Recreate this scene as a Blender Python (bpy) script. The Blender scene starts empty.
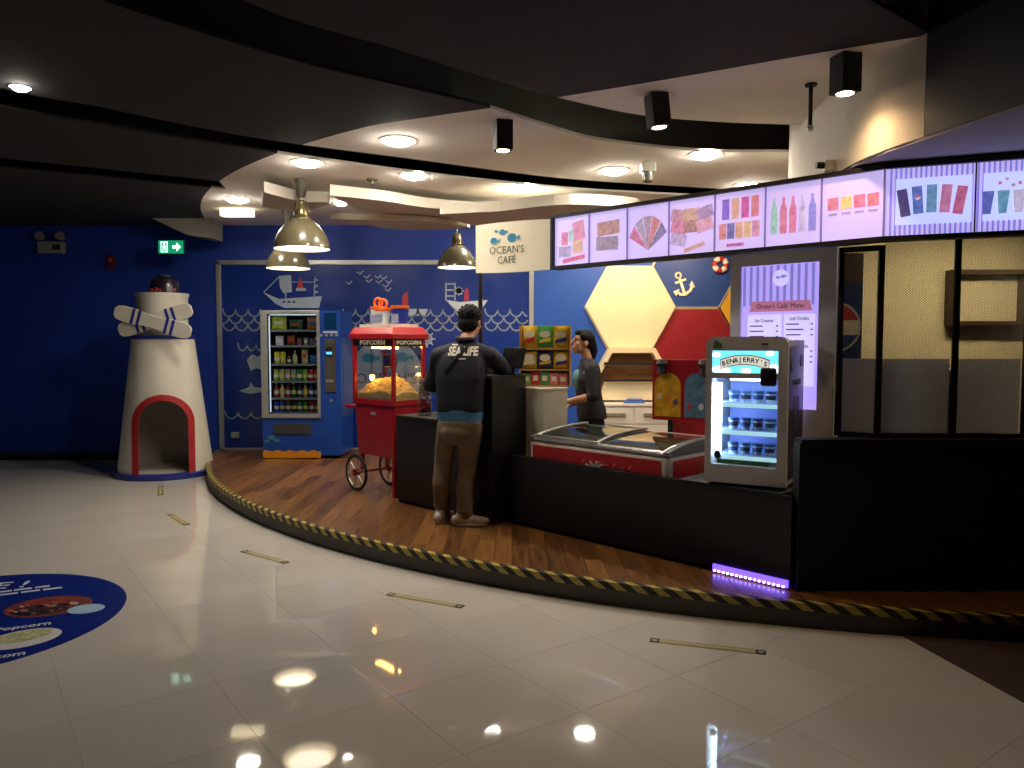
import bpy, bmesh, math, random
from mathutils import Vector, Matrix, noise
from mathutils.bvhtree import BVHTree
random.seed(7)
PI = math.pi
SC = bpy.context.scene
C = SC.collection

# ------------------------------------------------------------------ camera, world, exposure
F = 770.0
PITCH = math.atan(44 / F)
CAMH = 1.6
cam_d = bpy.data.cameras.new('camera')
cam_d.sensor_width = 36.0
cam_d.lens = F / 1024 * 36.0
cam_d.clip_start = 0.05
cam = bpy.data.objects.new('camera', cam_d)
cam.location = (0, 0, CAMH)
cam.rotation_euler = (PI / 2 - PITCH, 0, 0)
C.objects.link(cam)
SC.camera = cam
world = bpy.data.worlds.new('world')
SC.world = world
world.use_nodes = True
world.node_tree.nodes['Background'].inputs[0].default_value = (0.9, 0.92, 1.0, 1)
world.node_tree.nodes['Background'].inputs[1].default_value = 0.012
SC.view_settings.view_transform = 'Standard'
SC.view_settings.look = 'None'
SC.view_settings.gamma = 1.0
SC.view_settings.use_curve_mapping = False
SC.view_settings.exposure = 0.0
SC.cycles.use_denoising = True
SC.cycles.max_bounces = 12
SC.cycles.transparent_max_bounces = 16
SC.cycles.caustics_reflective = False
SC.cycles.caustics_refractive = False
SC.cycles.sample_clamp_indirect = 12.0
DOWN_L = 150.0      # radiance of the recessed downlights
PEND_L = 9.0      # radiance of the pendant bulbs

# ------------------------------------------------------------------ pixel helpers (directions only)
def ray(x, y):
    a = (x - 512) / F; b = (384 - y) / F
    return Vector((a, math.cos(PITCH) + b * math.sin(PITCH), -math.sin(PITCH) + b * math.cos(PITCH)))
def G(x, y, z=0.0):
    r = ray(x, y); t = (z - CAMH) / r.z
    return Vector((r.x * t, r.y * t, z))
def P(x, y, Y):
    r = ray(x, y); t = Y / r.y
    return Vector((r.x * t, Y, CAMH + r.z * t))
R2 = math.sqrt(2)
def W(s, q, z=0.0):          # counter axes: s along the counter, q away from the customer
    return Vector(((s + q) / R2, (q - s) / R2, z))

# ------------------------------------------------------------------ materials
def lin(h):
    h = h.lstrip('#')
    out = []
    for i in (0, 2, 4):
        c = int(h[i:i + 2], 16) / 255
        out.append(c / 12.92 if c <= 0.04045 else ((c + 0.055) / 1.055) ** 2.4)
    return (*out, 1.0)
MATS = {}
def M(name, col, rough=0.5, metal=0.0, emit=0.0, var=0.08, scale=8.0, bump=0.0, spec=0.5, coat=0.0, alpha=1.0, objvar=0.0, stretch=None, ecol=None):
    if name in MATS: return MATS[name]
    m = bpy.data.materials.new(name); m.use_nodes = True
    nt = m.node_tree; N = nt.nodes; L = nt.links
    b = N['Principled BSDF']
    c = lin(col)
    tc = N.new('ShaderNodeTexCoord')
    mp = N.new('ShaderNodeMapping'); L.new(tc.outputs['Object'], mp.inputs[0])
    if stretch: mp.inputs['Scale'].default_value = stretch
    nz = N.new('ShaderNodeTexNoise'); nz.inputs['Scale'].default_value = scale; nz.inputs['Detail'].default_value = 4
    L.new(mp.outputs[0], nz.inputs['Vector'])
    ramp = N.new('ShaderNodeMapRange')
    ramp.inputs['From Min'].default_value = 0.25; ramp.inputs['From Max'].default_value = 0.75
    ramp.inputs['To Min'].default_value = 1 - var; ramp.inputs['To Max'].default_value = 1 + var
    L.new(nz.outputs[0], ramp.inputs['Value'])
    val = ramp.outputs[0]
    if objvar:
        oi = N.new('ShaderNodeObjectInfo')
        r2 = N.new('ShaderNodeMapRange'); r2.inputs['To Min'].default_value = 1 - objvar; r2.inputs['To Max'].default_value = 1 + objvar
        L.new(oi.outputs['Random'], r2.inputs['Value'])
        mu = N.new('ShaderNodeMath'); mu.operation = 'MULTIPLY'
        L.new(val, mu.inputs[0]); L.new(r2.outputs[0], mu.inputs[1]); val = mu.outputs[0]
    vm = N.new('ShaderNodeVectorMath'); vm.operation = 'SCALE'
    vm.inputs[0].default_value = c[:3]
    L.new(val, vm.inputs['Scale'])
    L.new(vm.outputs[0], b.inputs['Base Color'])
    b.inputs['Roughness'].default_value = rough
    b.inputs['Metallic'].default_value = metal
    b.inputs['Specular IOR Level'].default_value = spec
    b.inputs['Coat Weight'].default_value = coat
    b.inputs['Alpha'].default_value = alpha
    if emit:
        if ecol: b.inputs['Emission Color'].default_value = lin(ecol)
        else: L.new(vm.outputs[0], b.inputs['Emission Color'])
        b.inputs['Emission Strength'].default_value = emit
    if bump:
        bp = N.new('ShaderNodeBump'); bp.inputs['Strength'].default_value = bump; bp.inputs['Distance'].default_value = 0.01
        L.new(nz.outputs[0], bp.inputs['Height']); L.new(bp.outputs[0], b.inputs['Normal'])
    MATS[name] = m
    return m
def glass(name, col='ffffff', refl=0.12, rough=0.02, opaque=0.0, ocol='888888'):
    if name in MATS: return MATS[name]
    m = bpy.data.materials.new(name); m.use_nodes = True
    nt = m.node_tree; N = nt.nodes; L = nt.links
    N.remove(N['Principled BSDF'])
    out = N['Material Output']
    t = N.new('ShaderNodeBsdfTransparent'); t.inputs[0].default_value = lin(col)
    g = N.new('ShaderNodeBsdfGlossy'); g.inputs['Roughness'].default_value = rough
    fr = N.new('ShaderNodeLayerWeight'); fr.inputs[0].default_value = 0.25
    mr = N.new('ShaderNodeMapRange'); mr.inputs['To Min'].default_value = refl * 0.4; mr.inputs['To Max'].default_value = min(1, refl * 4)
    L.new(fr.outputs['Fresnel'], mr.inputs['Value'])
    mx = N.new('ShaderNodeMixShader'); L.new(mr.outputs[0], mx.inputs[0]); L.new(t.outputs[0], mx.inputs[1]); L.new(g.outputs[0], mx.inputs[2])
    last = mx
    if opaque:
        d = N.new('ShaderNodeBsdfTranslucent'); d.inputs[0].default_value = lin(ocol)
        m2 = N.new('ShaderNodeMixShader'); m2.inputs[0].default_value = opaque
        L.new(mx.outputs[0], m2.inputs[1]); L.new(d.outputs[0], m2.inputs[2]); last = m2
    L.new(last.outputs[0], out.inputs[0])
    MATS[name] = m
    return m
def wood_mat(name, c1, c2, rough=0.35, axis=1):
    if name in MATS: return MATS[name]
    m = bpy.data.materials.new(name); m.use_nodes = True
    nt = m.node_tree; N = nt.nodes; L = nt.links; b = N['Principled BSDF']
    tc = N.new('ShaderNodeTexCoord'); mp = N.new('ShaderNodeMapping')
    sc = [14, 14, 14]; sc[axis] = 1.2; mp.inputs['Scale'].default_value = sc
    L.new(tc.outputs['Object'], mp.inputs[0])
    nz = N.new('ShaderNodeTexNoise'); nz.inputs['Scale'].default_value = 2.5; nz.inputs['Detail'].default_value = 6; nz.inputs['Distortion'].default_value = 0.6
    L.new(mp.outputs[0], nz.inputs['Vector'])
    oi = N.new('ShaderNodeObjectInfo')
    ad = N.new('ShaderNodeMath'); ad.operation = 'MULTIPLY_ADD'; ad.inputs[1].default_value = 0.36; ad.inputs[2].default_value = -0.18
    L.new(oi.outputs['Random'], ad.inputs[0])
    a2 = N.new('ShaderNodeMath'); a2.operation = 'ADD'; L.new(nz.outputs[0], a2.inputs[0]); L.new(ad.outputs[0], a2.inputs[1])
    cr = N.new('ShaderNodeValToRGB'); cr.color_ramp.elements[0].color = lin(c1); cr.color_ramp.elements[1].color = lin(c2)
    cr.color_ramp.elements[0].position = 0.2; cr.color_ramp.elements[1].position = 0.85
    L.new(a2.outputs[0], cr.inputs[0]); L.new(cr.outputs[0], b.inputs['Base Color'])
    b.inputs['Roughness'].default_value = rough
    MATS[name] = m
    return m

m_tile = M('floor_tile_gloss', 'd2cdc2', rough=0.035, var=0.04, scale=1.6, objvar=0.02, spec=0.6)
m_grout = M('floor_grout', 'b4aea2', rough=0.8)
m_white_ceil = M('ceiling_white', 'eee8dc', rough=0.9, var=0.02)
m_dark_ceil = M('ceiling_dark', '1d1b1a', rough=0.85, var=0.06, scale=2)
m_black = M('matte_black', '0d0d0f', rough=0.6)
m_black2 = M('black_laminate', '121214', rough=0.38, var=0.12, scale=30)
m_void = M('plenum_black', '060606', rough=1.0)
m_blue_wall = M('blue_wall_paint', '1a3c9c', rough=0.55, var=0.05, scale=3)
m_mural = M('mural_blue', '12307e', rough=0.28, var=0.08, scale=2)
m_blue_hex = M('cafe_blue_paint', '1b4fa8', rough=0.5, var=0.04)
m_print = M('mural_pale_print', '9fadb8', rough=0.5)
m_print2 = M('mural_white_print', 'c4cdd2', rough=0.5)
m_red_print = M('mural_red_print', 'b02a30', rough=0.5)
m_alu = M('brushed_aluminium', 'b9bbb8', rough=0.35, metal=0.6)
m_silver = M('silver_trim', 'd5d5d2', rough=0.25, metal=0.8)
m_chrome = M('chrome', 'e0e0e0', rough=0.12, metal=1.0)
m_white = M('white_paint', 'e2ded2', rough=0.5, var=0.03)
m_cream = M('cream_laminate', 'e9d9b0', rough=0.5, var=0.03)
m_red = M('red_enamel', '9c1020', rough=0.3, var=0.06, coat=0.3)
m_dred = M('dark_red_paint', '8c1420', rough=0.45, var=0.05)
m_yellow = M('yellow_paint', 'd9a520', rough=0.5)
m_rubber = M('black_rubber', '141414', rough=0.7)
m_glass = glass('clear_glass', 'f4f8f8', 0.12)
m_freezer_glass = glass('freezer_glass', 'b9c4c0', 0.22, 0.03)
m_wood = wood_mat('oak_plank', '4b2f18', '9a6a36', 0.3)
m_wood2 = wood_mat('brown_board', '4c3119', '8d6233', 0.45, 0)
m_kerb = M('kerb_grey', '4a4640', rough=0.6, var=0.1)

# ------------------------------------------------------------------ object helpers
RM = {}
def tag(o, label=None, cat=None, group=None, kind=None):
    if label: o['label'] = label
    if cat: o['category'] = cat
    if group: o['group'] = group
    if kind: o['kind'] = kind
    return o
def thing(name, label, cat, loc=(0, 0, 0), rotz=0.0, group=None, rot=None):
    o = bpy.data.objects.new(name, None); C.objects.link(o)
    o.empty_display_size = 0.1
    o.location = loc; o.rotation_euler = rot if rot else (0, 0, rotz)
    RM[o.name] = Matrix.Translation(Vector(loc)) @ o.rotation_euler.to_matrix().to_4x4()
    return tag(o, label, cat, group)
def rootm(o):
    while o.parent: o = o.parent
    return RM.get(o.name, Matrix.Identity(4))
class MB:
    def __init__(s): s.v = []; s.f = []; s.m = []
    def add(s, vs, fs, mi=0):
        o = len(s.v); s.v += [Vector(v) for v in vs]
        for f in fs: s.f.append([i + o for i in f]); s.m.append(mi)
        return s
    def box(s, x0, x1, y0, y1, z0, z1, mi=0, mat=None):
        vs = [Vector(v) for v in ((x0, y0, z0), (x1, y0, z0), (x1, y1, z0), (x0, y1, z0), (x0, y0, z1), (x1, y0, z1), (x1, y1, z1), (x0, y1, z1))]
        if mat is not None: vs = [mat @ v for v in vs]
        return s.add(vs, [(0, 3, 2, 1), (4, 5, 6, 7), (0, 1, 5, 4), (1, 2, 6, 5), (2, 3, 7, 6), (3, 0, 4, 7)], mi)
    def prism(s, pts, off, mi=0):            # polygon extruded by off
        n = len(pts); pts = [Vector(p) for p in pts]; off = Vector(off)
        nrm = Vector((0, 0, 0))
        for i in range(n): nrm += pts[i].cross(pts[(i + 1) % n])
        if nrm.dot(off) > 0: pts = pts[::-1]
        vs = pts + [p + off for p in pts]
        fs = [list(range(n)), list(range(2 * n - 1, n - 1, -1))] + [[(i + 1) % n, i, i + n, (i + 1) % n + n] for i in range(n)]
        return s.add(vs, fs, mi)
    def poly(s, pts, z0, z1, mi=0): return s.prism([(p[0], p[1], z0) for p in pts], (0, 0, z1 - z0), mi)
    def xz(s, pts, y0, y1, mi=0): return s.prism([(p[0], y0, p[1]) for p in pts], (0, y1 - y0, 0), mi)
    def lathe(s, prof, n=24, c=(0, 0, 0), mat=None, mi=0, sx=1, sy=1):
        vs = []; fs = []; c = Vector(c); k = len(prof)
        for r, z in prof:
            for i in range(n):
                a = 2 * PI * i / n
                v = Vector((r * math.cos(a) * sx, r * math.sin(a) * sy, z))
                vs.append((mat @ v if mat is not None else v) + c)
        for j in range(k - 1):
            for i in range(n):
                fs.append((j * n + i, j * n + (i + 1) % n, (j + 1) * n + (i + 1) % n, (j + 1) * n + i))
        if prof[0][0] > 1e-6: fs.append(list(range(n - 1, -1, -1)))
        if prof[-1][0] > 1e-6: fs.append(list(range((k - 1) * n, k * n)))
        return s.add(vs, fs, mi)
    def tube(s, pts, r, n=8, closed=False, mi=0):
        pts = [Vector(p) for p in pts]; k = len(pts); vs = []; fs = []
        up = None
        rr = r if isinstance(r, (list, tuple)) else [r] * k
        for i, p in enumerate(pts):
            if closed: d = pts[(i + 1) % k] - pts[i - 1]
            else: d = pts[min(i + 1, k - 1)] - pts[max(i - 1, 0)]
            d.normalize()
            if up is None:
                up = Vector((0, 0, 1)) if abs(d.z) < 0.9 else Vector((1, 0, 0))
            a = d.cross(up)
            if a.length < 1e-5: a = d.cross(Vector((0.3, 1, 0.1)))
            a.normalize(); b = a.cross(d); up = b
            for j in range(n):
                t = 2 * PI * j / n
                vs.append(p + (a * math.cos(t) + b * math.sin(t)) * rr[i])
        for i in range(k if closed else k - 1):
            i2 = (i + 1) % k
            for j in range(n):
                fs.append((i * n + j, i2 * n + j, i2 * n + (j + 1) % n, i * n + (j + 1) % n))
        if not closed:
            fs.append(list(range(n))); fs.append(list(range(k * n - 1, (k - 1) * n - 1, -1)))
        return s.add(vs, fs, mi)
    def ell(s, c, r, mat=None, n=16, k=10, mi=0):
        if not isinstance(r, (list, tuple)): r = (r, r, r)
        S = Matrix.Diagonal(Vector((*r, 1)))
        T = S if mat is None else mat.to_4x4() @ S
        prof = [(math.sin(PI * j / k), -math.cos(PI * j / k)) for j in range(k + 1)]
        prof[0] = (0.0005, -1); prof[-1] = (0.0005, 1)
        return s.lathe(prof, n, c, T, mi)
    def chain(s, pr, n=14):                 # tapered capsules
        for i, (p, r) in enumerate(pr):
            s.ell(p, r, n=12, k=8)
            if i:
                p0, r0 = pr[i - 1]; s.tube([p0, p], [r0, r], n)
        return s
    def ribbon(s, pts, w, y0, y1, closed=False, mi=0):     # flat line in an xz plane
        k = len(pts)
        for i in range(k if closed else k - 1):
            a = Vector(pts[i]); b = Vector(pts[(i + 1) % k]); d = (b - a)
            if d.length < 1e-6: continue
            d.normalize(); nn = Vector((-d.y, d.x)) * w / 2; e = d * w * 0.25
            s.xz([a - nn - e, b - nn + e, b + nn + e, a + nn - e], y0, y1, mi)
        return s
    def build(s, name, mats, parent=None, world=False, smooth=False, bevel=0.0, seg=2, remesh=0.0, sm=6):
        if not isinstance(mats, (list, tuple)): mats = [mats]
        vs = s.v
        if world and parent is not None:
            iv = rootm(parent).inverted(); vs = [iv @ v for v in vs]
        me = bpy.data.meshes.new(name)
        me.from_pydata([tuple(v) for v in vs], [], s.f)
        for m in mats: me.materials.append(m)
        if len(mats) > 1: me.polygons.foreach_set('material_index', s.m)
        if remesh:
            t = bpy.data.objects.new('tmp', me); C.objects.link(t)
            md = t.modifiers.new('r', 'REMESH'); md.mode = 'VOXEL'; md.voxel_size = remesh; md.use_smooth_shade = True
            if sm:
                ms = t.modifiers.new('s', 'SMOOTH'); ms.iterations = sm; ms.factor = 0.5
            dg = bpy.context.evaluated_depsgraph_get()
            me2 = bpy.data.meshes.new_from_object(t.evaluated_get(dg)); me2.name = name
            bpy.data.objects.remove(t); bpy.data.meshes.remove(me); me = me2; smooth = True
            if not me.materials: 
                for m in mats: me.materials.append(m)
        else:
            bm = bmesh.new(); bm.from_mesh(me); bmesh.ops.recalc_face_normals(bm, faces=bm.faces); bm.to_mesh(me); bm.free()
        if smooth: me.polygons.foreach_set('use_smooth', [True] * len(me.polygons))
        o = bpy.data.objects.new(name, me); C.objects.link(o)
        if parent is not None: o.parent = parent
        if smooth and not remesh:
            try:
                me.set_sharp_from_angle(angle=math.radians(40))
            except Exception: pass
        if bevel:
            b = o.modifiers.new('bevel', 'BEVEL'); b.width = bevel; b.segments = seg; b.limit_method = 'ANGLE'
        return o
def struct(name, mb, mats, **k):
    o = mb.build(name, mats, **k); o['kind'] = 'structure'; return o
def text(body, name, mat, parent, origin, right, up, size, depth=0.002, align='CENTER', world=False, bold=0.0, width=None):
    cu = bpy.data.curves.new('t', 'FONT'); cu.body = body; cu.size = size; cu.extrude = depth / 2; cu.offset = bold
    cu.align_x = align; cu.align_y = 'CENTER'; cu.resolution_u = 2
    t = bpy.data.objects.new('t', cu); C.objects.link(t)
    dg = bpy.context.evaluated_depsgraph_get()
    me = bpy.data.meshes.new_from_object(t.evaluated_get(dg)); me.name = name
    bpy.data.objects.remove(t); bpy.data.curves.remove(cu)
    right = Vector(right).normalized(); up = Vector(up).normalized(); n = right.cross(up)
    sx = 1.0
    if width and len(me.vertices):
        xs = [v.co.x for v in me.vertices]; sx = width / max(1e-6, max(xs) - min(xs))
    mt = Matrix((right * sx, up, n)).transposed().to_4x4(); mt.translation = Vector(origin)
    if world and parent is not None: mt = rootm(parent).inverted() @ mt
    me.transform(mt)
    me.materials.clear(); me.materials.append(mat)
    o = bpy.data.objects.new(name, me); C.objects.link(o)
    if parent is not None: o.parent = parent
    return o
def dup(root, loc, rotz=None, label=None, group=None):
    r = root.copy(); C.objects.link(r); r.location = loc
    if rotz is not None: r.rotation_euler = (0, 0, rotz)
    if label: r['label'] = label
    if group: r['group'] = group
    for ch in list(root.children):
        c = ch.copy(); C.objects.link(c); c.parent = r
        for g in list(ch.children):
            d = g.copy(); C.objects.link(d); d.parent = c
    return r
def boolean_cut(mb, cutters):
    me = bpy.data.meshes.new('b'); me.from_pydata([tuple(v) for v in mb.v], [], mb.f)
    t = bpy.data.objects.new('b', me); C.objects.link(t); cs = []
    for c in cutters:
        m2 = bpy.data.meshes.new('c'); m2.from_pydata([tuple(v) for v in c.v], [], c.f)
        bm = bmesh.new(); bm.from_mesh(m2); bmesh.ops.recalc_face_normals(bm, faces=bm.faces); bm.to_mesh(m2); bm.free()
        o = bpy.data.objects.new('c', m2); C.objects.link(o); cs.append(o)
        md = t.modifiers.new('b', 'BOOLEAN'); md.object = o; md.operation = 'DIFFERENCE'; md.solver = 'EXACT'
    bm = bmesh.new(); bm.from_mesh(me); bmesh.ops.recalc_face_normals(bm, faces=bm.faces); bm.to_mesh(me); bm.free()
    dg = bpy.context.evaluated_depsgraph_get()
    r = bpy.data.meshes.new_from_object(t.evaluated_get(dg))
    out = MB(); out.add([v.co.copy() for v in r.vertices], [list(p.vertices) for p in r.polygons])
    bpy.data.objects.remove(t)
    for o in cs: bpy.data.objects.remove(o)
    return out
def arc(c, r, a0, a1, n): return [(c[0] + r * math.cos(a0 + (a1 - a0) * i / n), c[1] + r * math.sin(a0 + (a1 - a0) * i / n)) for i in range(n + 1)]
def clip(poly, conv):                       # Sutherland-Hodgman, conv is counter-clockwise
    out = poly
    for i in range(len(conv)):
        a = conv[i]; b = conv[(i + 1) % len(conv)]; inp = out; out = []
        if not inp: break
        def side(p): return (b[0] - a[0]) * (p[1] - a[1]) - (b[1] - a[1]) * (p[0] - a[0])
        for j in range(len(inp)):
            p = inp[j - 1]; q = inp[j]; sp, sq_ = side(p), side(q)
            if sq_ >= 0:
                if sp < 0: t = sp / (sp - sq_); out.append((p[0] + (q[0] - p[0]) * t, p[1] + (q[1] - p[1]) * t))
                out.append(q)
            elif sp >= 0:
                t = sp / (sp - sq_); out.append((p[0] + (q[0] - p[0]) * t, p[1] + (q[1] - p[1]) * t))
    return out

# ------------------------------------------------------------------ floor with large glossy tiles
XL, XR, YB, YF = -8.0, 6.0, 10.2, -3.0
CC = (3.70, 11.70); CR = 7.78              # platform and white ceiling share this circle
PZ = 0.14
fl = struct('floor', MB().box(XL, XR, YF, YB, -0.1, -0.001), m_grout)
ta = math.atan2(0.585, 0.81)
tx = Vector((math.cos(ta), math.sin(ta))); ty = Vector((-math.sin(ta), math.cos(ta)))
TS = 0.6
o0 = Vector((-3.43, 6.35)); off_u = o0.dot(tx); off_v = Vector((-2.69, 4.04)).dot(ty)
tile_me = None
far = MB(); near_tiles = []
hx = TS / 2 - 0.0007
for i in range(-30, 31):
    for j in range(-30, 31):
        u = off_u + (i + 0.5) * TS; v = off_v + (j + 0.5) * TS
        c = tx * u + ty * v
        if not (XL + 0.42 < c.x < XR - 0.42 and YF + 0.42 < c.y < YB - 0.3): 
            continue
        if (c - Vector(CC)).length < CR - 0.45 or (c.x > 3.7 and c.y > 4.4): continue
        d = c.y
        inview = d > 2.3 and abs(c.x) / max(d, 0.1) < 0.665 + 0.45 / d
        if inview: near_tiles.append(c)
        else:
            cs = [c + tx * a * hx + ty * b * hx for a, b in ((-1, -1), (1, -1), (1, 1), (-1, 1))]
            far.poly(cs, -0.001, 0.0)
tm = MB(); b_ = 0.0004
tm.add([(-hx, -hx, -0.001), (hx, -hx, -0.001), (hx, hx, -0.001), (-hx, hx, -0.001), (-hx + b_, -hx + b_, 0), (hx - b_, -hx + b_, 0), (hx - b_, hx - b_, 0), (-hx + b_, hx - b_, 0)],
       [(4, 5, 6, 7), (0, 1, 5, 4), (1, 2, 6, 5), (2, 3, 7, 6), (3, 0, 4, 7)])
t0 = None
for c in near_tiles[:300]:
    if t0 is None: t0 = tm.build('floor_tile', m_tile, fl); o = t0
    else: o = t0.copy(); C.objects.link(o); o.parent = fl
    o.location = (c.x, c.y, 0); o.rotation_euler = (0, 0, ta)
ft = far.build('floor_tile_field', m_tile, fl); ft['kind'] = 'stuff'
# darker carpeted corner, near right
struct('floor_carpet', MB().poly([(2.06, 4.35), (2.09, 4.19), (2.246, 3.39), (2.6, 1.5), (XR - .01, 1.5), (XR - .01, 4.35)], 0.0, 0.006), M('brown_carpet', '4b3a2e', rough=0.95, var=0.2, scale=60, bump=0.3))

# ------------------------------------------------------------------ raised platform with planks and hazard tape
a_l = math.atan2(YB - 0.002 - CC[1], -math.sqrt(CR ** 2 - (YB - 0.002 - CC[1]) ** 2)) % (2 * PI)
arcp = arc(CC, CR, a_l, 1.5 * PI, 72)
plat = arcp + [(XR - .01, arcp[-1][1]), (XR - .01, YB - 0.002)]
pf = struct('floor_platform', MB().poly(plat, 0.0, PZ - 0.008), m_kerb)
tag(pf, 'raised curved platform with wooden plank top', None)
arcp2 = arc(CC, CR - 0.045, a_l, 1.5 * PI, 72)
plat2 = arcp2 + [(XR - .01, arcp2[-1][1]), (XR - .01, YB - 0.01)]
PW, PL = 0.12, 1.25
rest = MB(); np_ = 0
ang = math.radians(-2.0)
for i in range(-45, 60):
    x0 = i * PW; ph = random.random() * PL
    for j in range(-1, 8):
        y0 = 3.2 + j * PL + ph - 1.0
        pl = [(x0 + .0012, y0 + .0012), (x0 + PW - .0012, y0 + .0012), (x0 + PW - .0012, y0 + PL - .0012), (x0 + .0012, y0 + PL - .0012)]
        pl = clip(pl, plat2)
        if len(pl) < 3: continue
        cx = sum(p[0] for p in pl) / len(pl); cy = sum(p[1] for p in pl) / len(pl)
        vis = (cx + cy < 6.3 or cx < -1.1) and cx < 3.2 and np_ < 295
        if vis:
            mb = MB().poly([(p[0] - cx, p[1] - cy) for p in pl], -0.0085, 0)
            o = mb.build('plank', m_wood, pf); o.location = (cx, cy, PZ); np_ += 1
        else: rest.poly(pl, PZ - 0.0085, PZ)
o = rest.build('plank_field', m_wood, pf); o['kind'] = 'stuff'
tp = MB(); nseg = 164
amax = 1.5 * PI + 0.2
def tpt(a, k):       # cross-section of tape: on top, round the rim, down the face
    r, z = [(CR - 0.045, PZ + 0.002), (CR + 0.002, PZ + 0.002), (CR + 0.003, PZ - 0.042)][k]
    return (CC[0] + r * math.cos(a), CC[1] + r * math.sin(a), z)
da = (1.5 * PI - a_l) / nseg
for i in range(nseg):
    for k in range(2):
        sk = [0.0, 0.8, 1.7]
        aa = [a_l + (i + sk[k]) * da, a_l + (i + 1 + sk[k]) * da, a_l + (i + 1 + sk[k + 1]) * da, a_l + (i + sk[k + 1]) * da]
        if aa[2] > 1.5 * PI: continue
        tp.add([tpt(aa[0], k), tpt(aa[1], k), tpt(aa[2], k + 1), tpt(aa[3], k + 1)], [(0, 1, 2, 3)], i % 2)
tp.build('hazard_tape', [M('tape_yellow', 'b09c44', rough=0.45, var=0.3, scale=40), M('tape_black', '15140f', rough=0.45)], pf)
struct('trim_platform', MB().poly([(XR - 2.29, 3.9), (XR - .01, 3.9), (XR - .01, 3.92), (XR - 2.29, 3.92)], 0.0, PZ), m_kerb)

# ------------------------------------------------------------------ walls
CZ = 3.1
struct('wall_back', MB().box(XL, XR, YB, YB + 0.1, 0, 3.6), m_blue_wall)
struct('wall_left', MB().box(XL - 0.1, XL, YF, YB, 0, 3.6), m_blue_wall)
struct('wall_right', MB().box(XR, XR + 0.1, YF, YB, 0, 3.6), m_black)
struct('wall_front', MB().box(XL, XR, YF - 0.1, YF, 0, 3.6), M('dark_grey_wall', '2a2a30', rough=0.8))
struct('baseboard_back', MB().box(XL, -3.98, YB - 0.015, YB, 0, 0.1), m_black, bevel=0.003)

# ------------------------------------------------------------------ ceiling with black slots
def band(up, lo, ext=None):
    return MB().poly(up + lo[::-1], CZ - 0.1, CZ + 0.5)
def smooth_line(pts, n=6):
    out = []
    k = len(pts)
    for i in range(k - 1):
        p0 = pts[max(i - 1, 0)]; p1 = pts[i]; p2 = pts[i + 1]; p3 = pts[min(i + 2, k - 1)]
        for j in range(n):
            t = j / n
            out.append(tuple(0.5 * (2 * p1[d] + (p2[d] - p0[d]) * t + (2 * p0[d] - 5 * p1[d] + 4 * p2[d] - p3[d]) * t * t + (3 * p1[d] - p0[d] - 3 * p2[d] + p3[d]) * t ** 3) for d in (0, 1)))
    return out + [tuple(pts[-1])]
def gl(ps): return [tuple(G(x, y, CZ)[:2]) for x, y in ps]
S1lo = smooth_line([(-3.4, 1.2), (-2.6, 2.4)] + gl([(100, 0), (300, 62), (400, 86), (480, 105), (540, 124), (600, 140), (700, 151), (780, 152)]) + [(2.6, 6.3)])
S1up = smooth_line([(-2.6, 1.0), (-1.9, 2.2)] + gl([(240, 0), (400, 50), (500, 82), (560, 98), (640, 115), (720, 122), (797, 125)]) + [(2.6, 5.6)])
S2lo = smooth_line([(-5.5, 1.9), (-4.4, 3.5)] + gl([(0, 107), (100, 125), (250, 149), (420, 173), (560, 188), (660, 194)]) + [(2.6, 8.3)])
S2up = smooth_line([(-5.0, 1.7), (-4.0, 3.2)] + gl([(0, 88), (100, 107), (250, 137), (420, 160), (560, 178), (690, 187)]) + [(2.6, 7.9)])
S3lo = gl([(0, 167), (226, 189)]); S3up = gl([(0, 158), (219, 181)])
S3lo = [(-6.6, 5.5)] + S3lo; S3up = [(-6.4, 5.2)] + S3up
S0 = MB().poly([(1.54, 3.46), (2.04, 3.86), (6, 3.86), (6, 1.0), (-1.2, 1.0)], CZ - .1, CZ + .5)
def slots(): return [band(S1up, S1lo), band(S2up, S2lo), band(S3up, S3lo)]
carc = arc(CC, CR, a_l, 1.5 * PI, 72)
carc = [p for p in carc if p[0] < -1.0] + smooth_line([(-.9, 5.44), (-.5, 5.25), (-.08, 5.05), (.3, 4.85), (.75, 4.61), (1.07, 4.43), (1.52, 4.17), (2.03, 3.9), (2.5, 3.7), (3.0, 3.6)], 4)
disc = carc + [(XR, 3.6), (XR, YB)]
wslab = boolean_cut(MB().poly(disc, CZ, CZ + 0.02), slots() + [S0])
struct('ceiling', wslab, m_white_ceil)
dslab = boolean_cut(MB().box(XL, XR, YF, YB, CZ, CZ + 0.02), [MB().poly(disc[:-2] + [(XR + 1, disc[-2][1]), (XR + 1, YB + 1), (disc[0][0], YB + 1)], CZ - 1, CZ + 1)] + slots() + [S0])
struct('ceiling_dark', dslab, m_dark_ceil)
struct('ceiling_plenum', MB().box(XL, XR, YF, YB, 3.5, 3.6), m_void)
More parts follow.
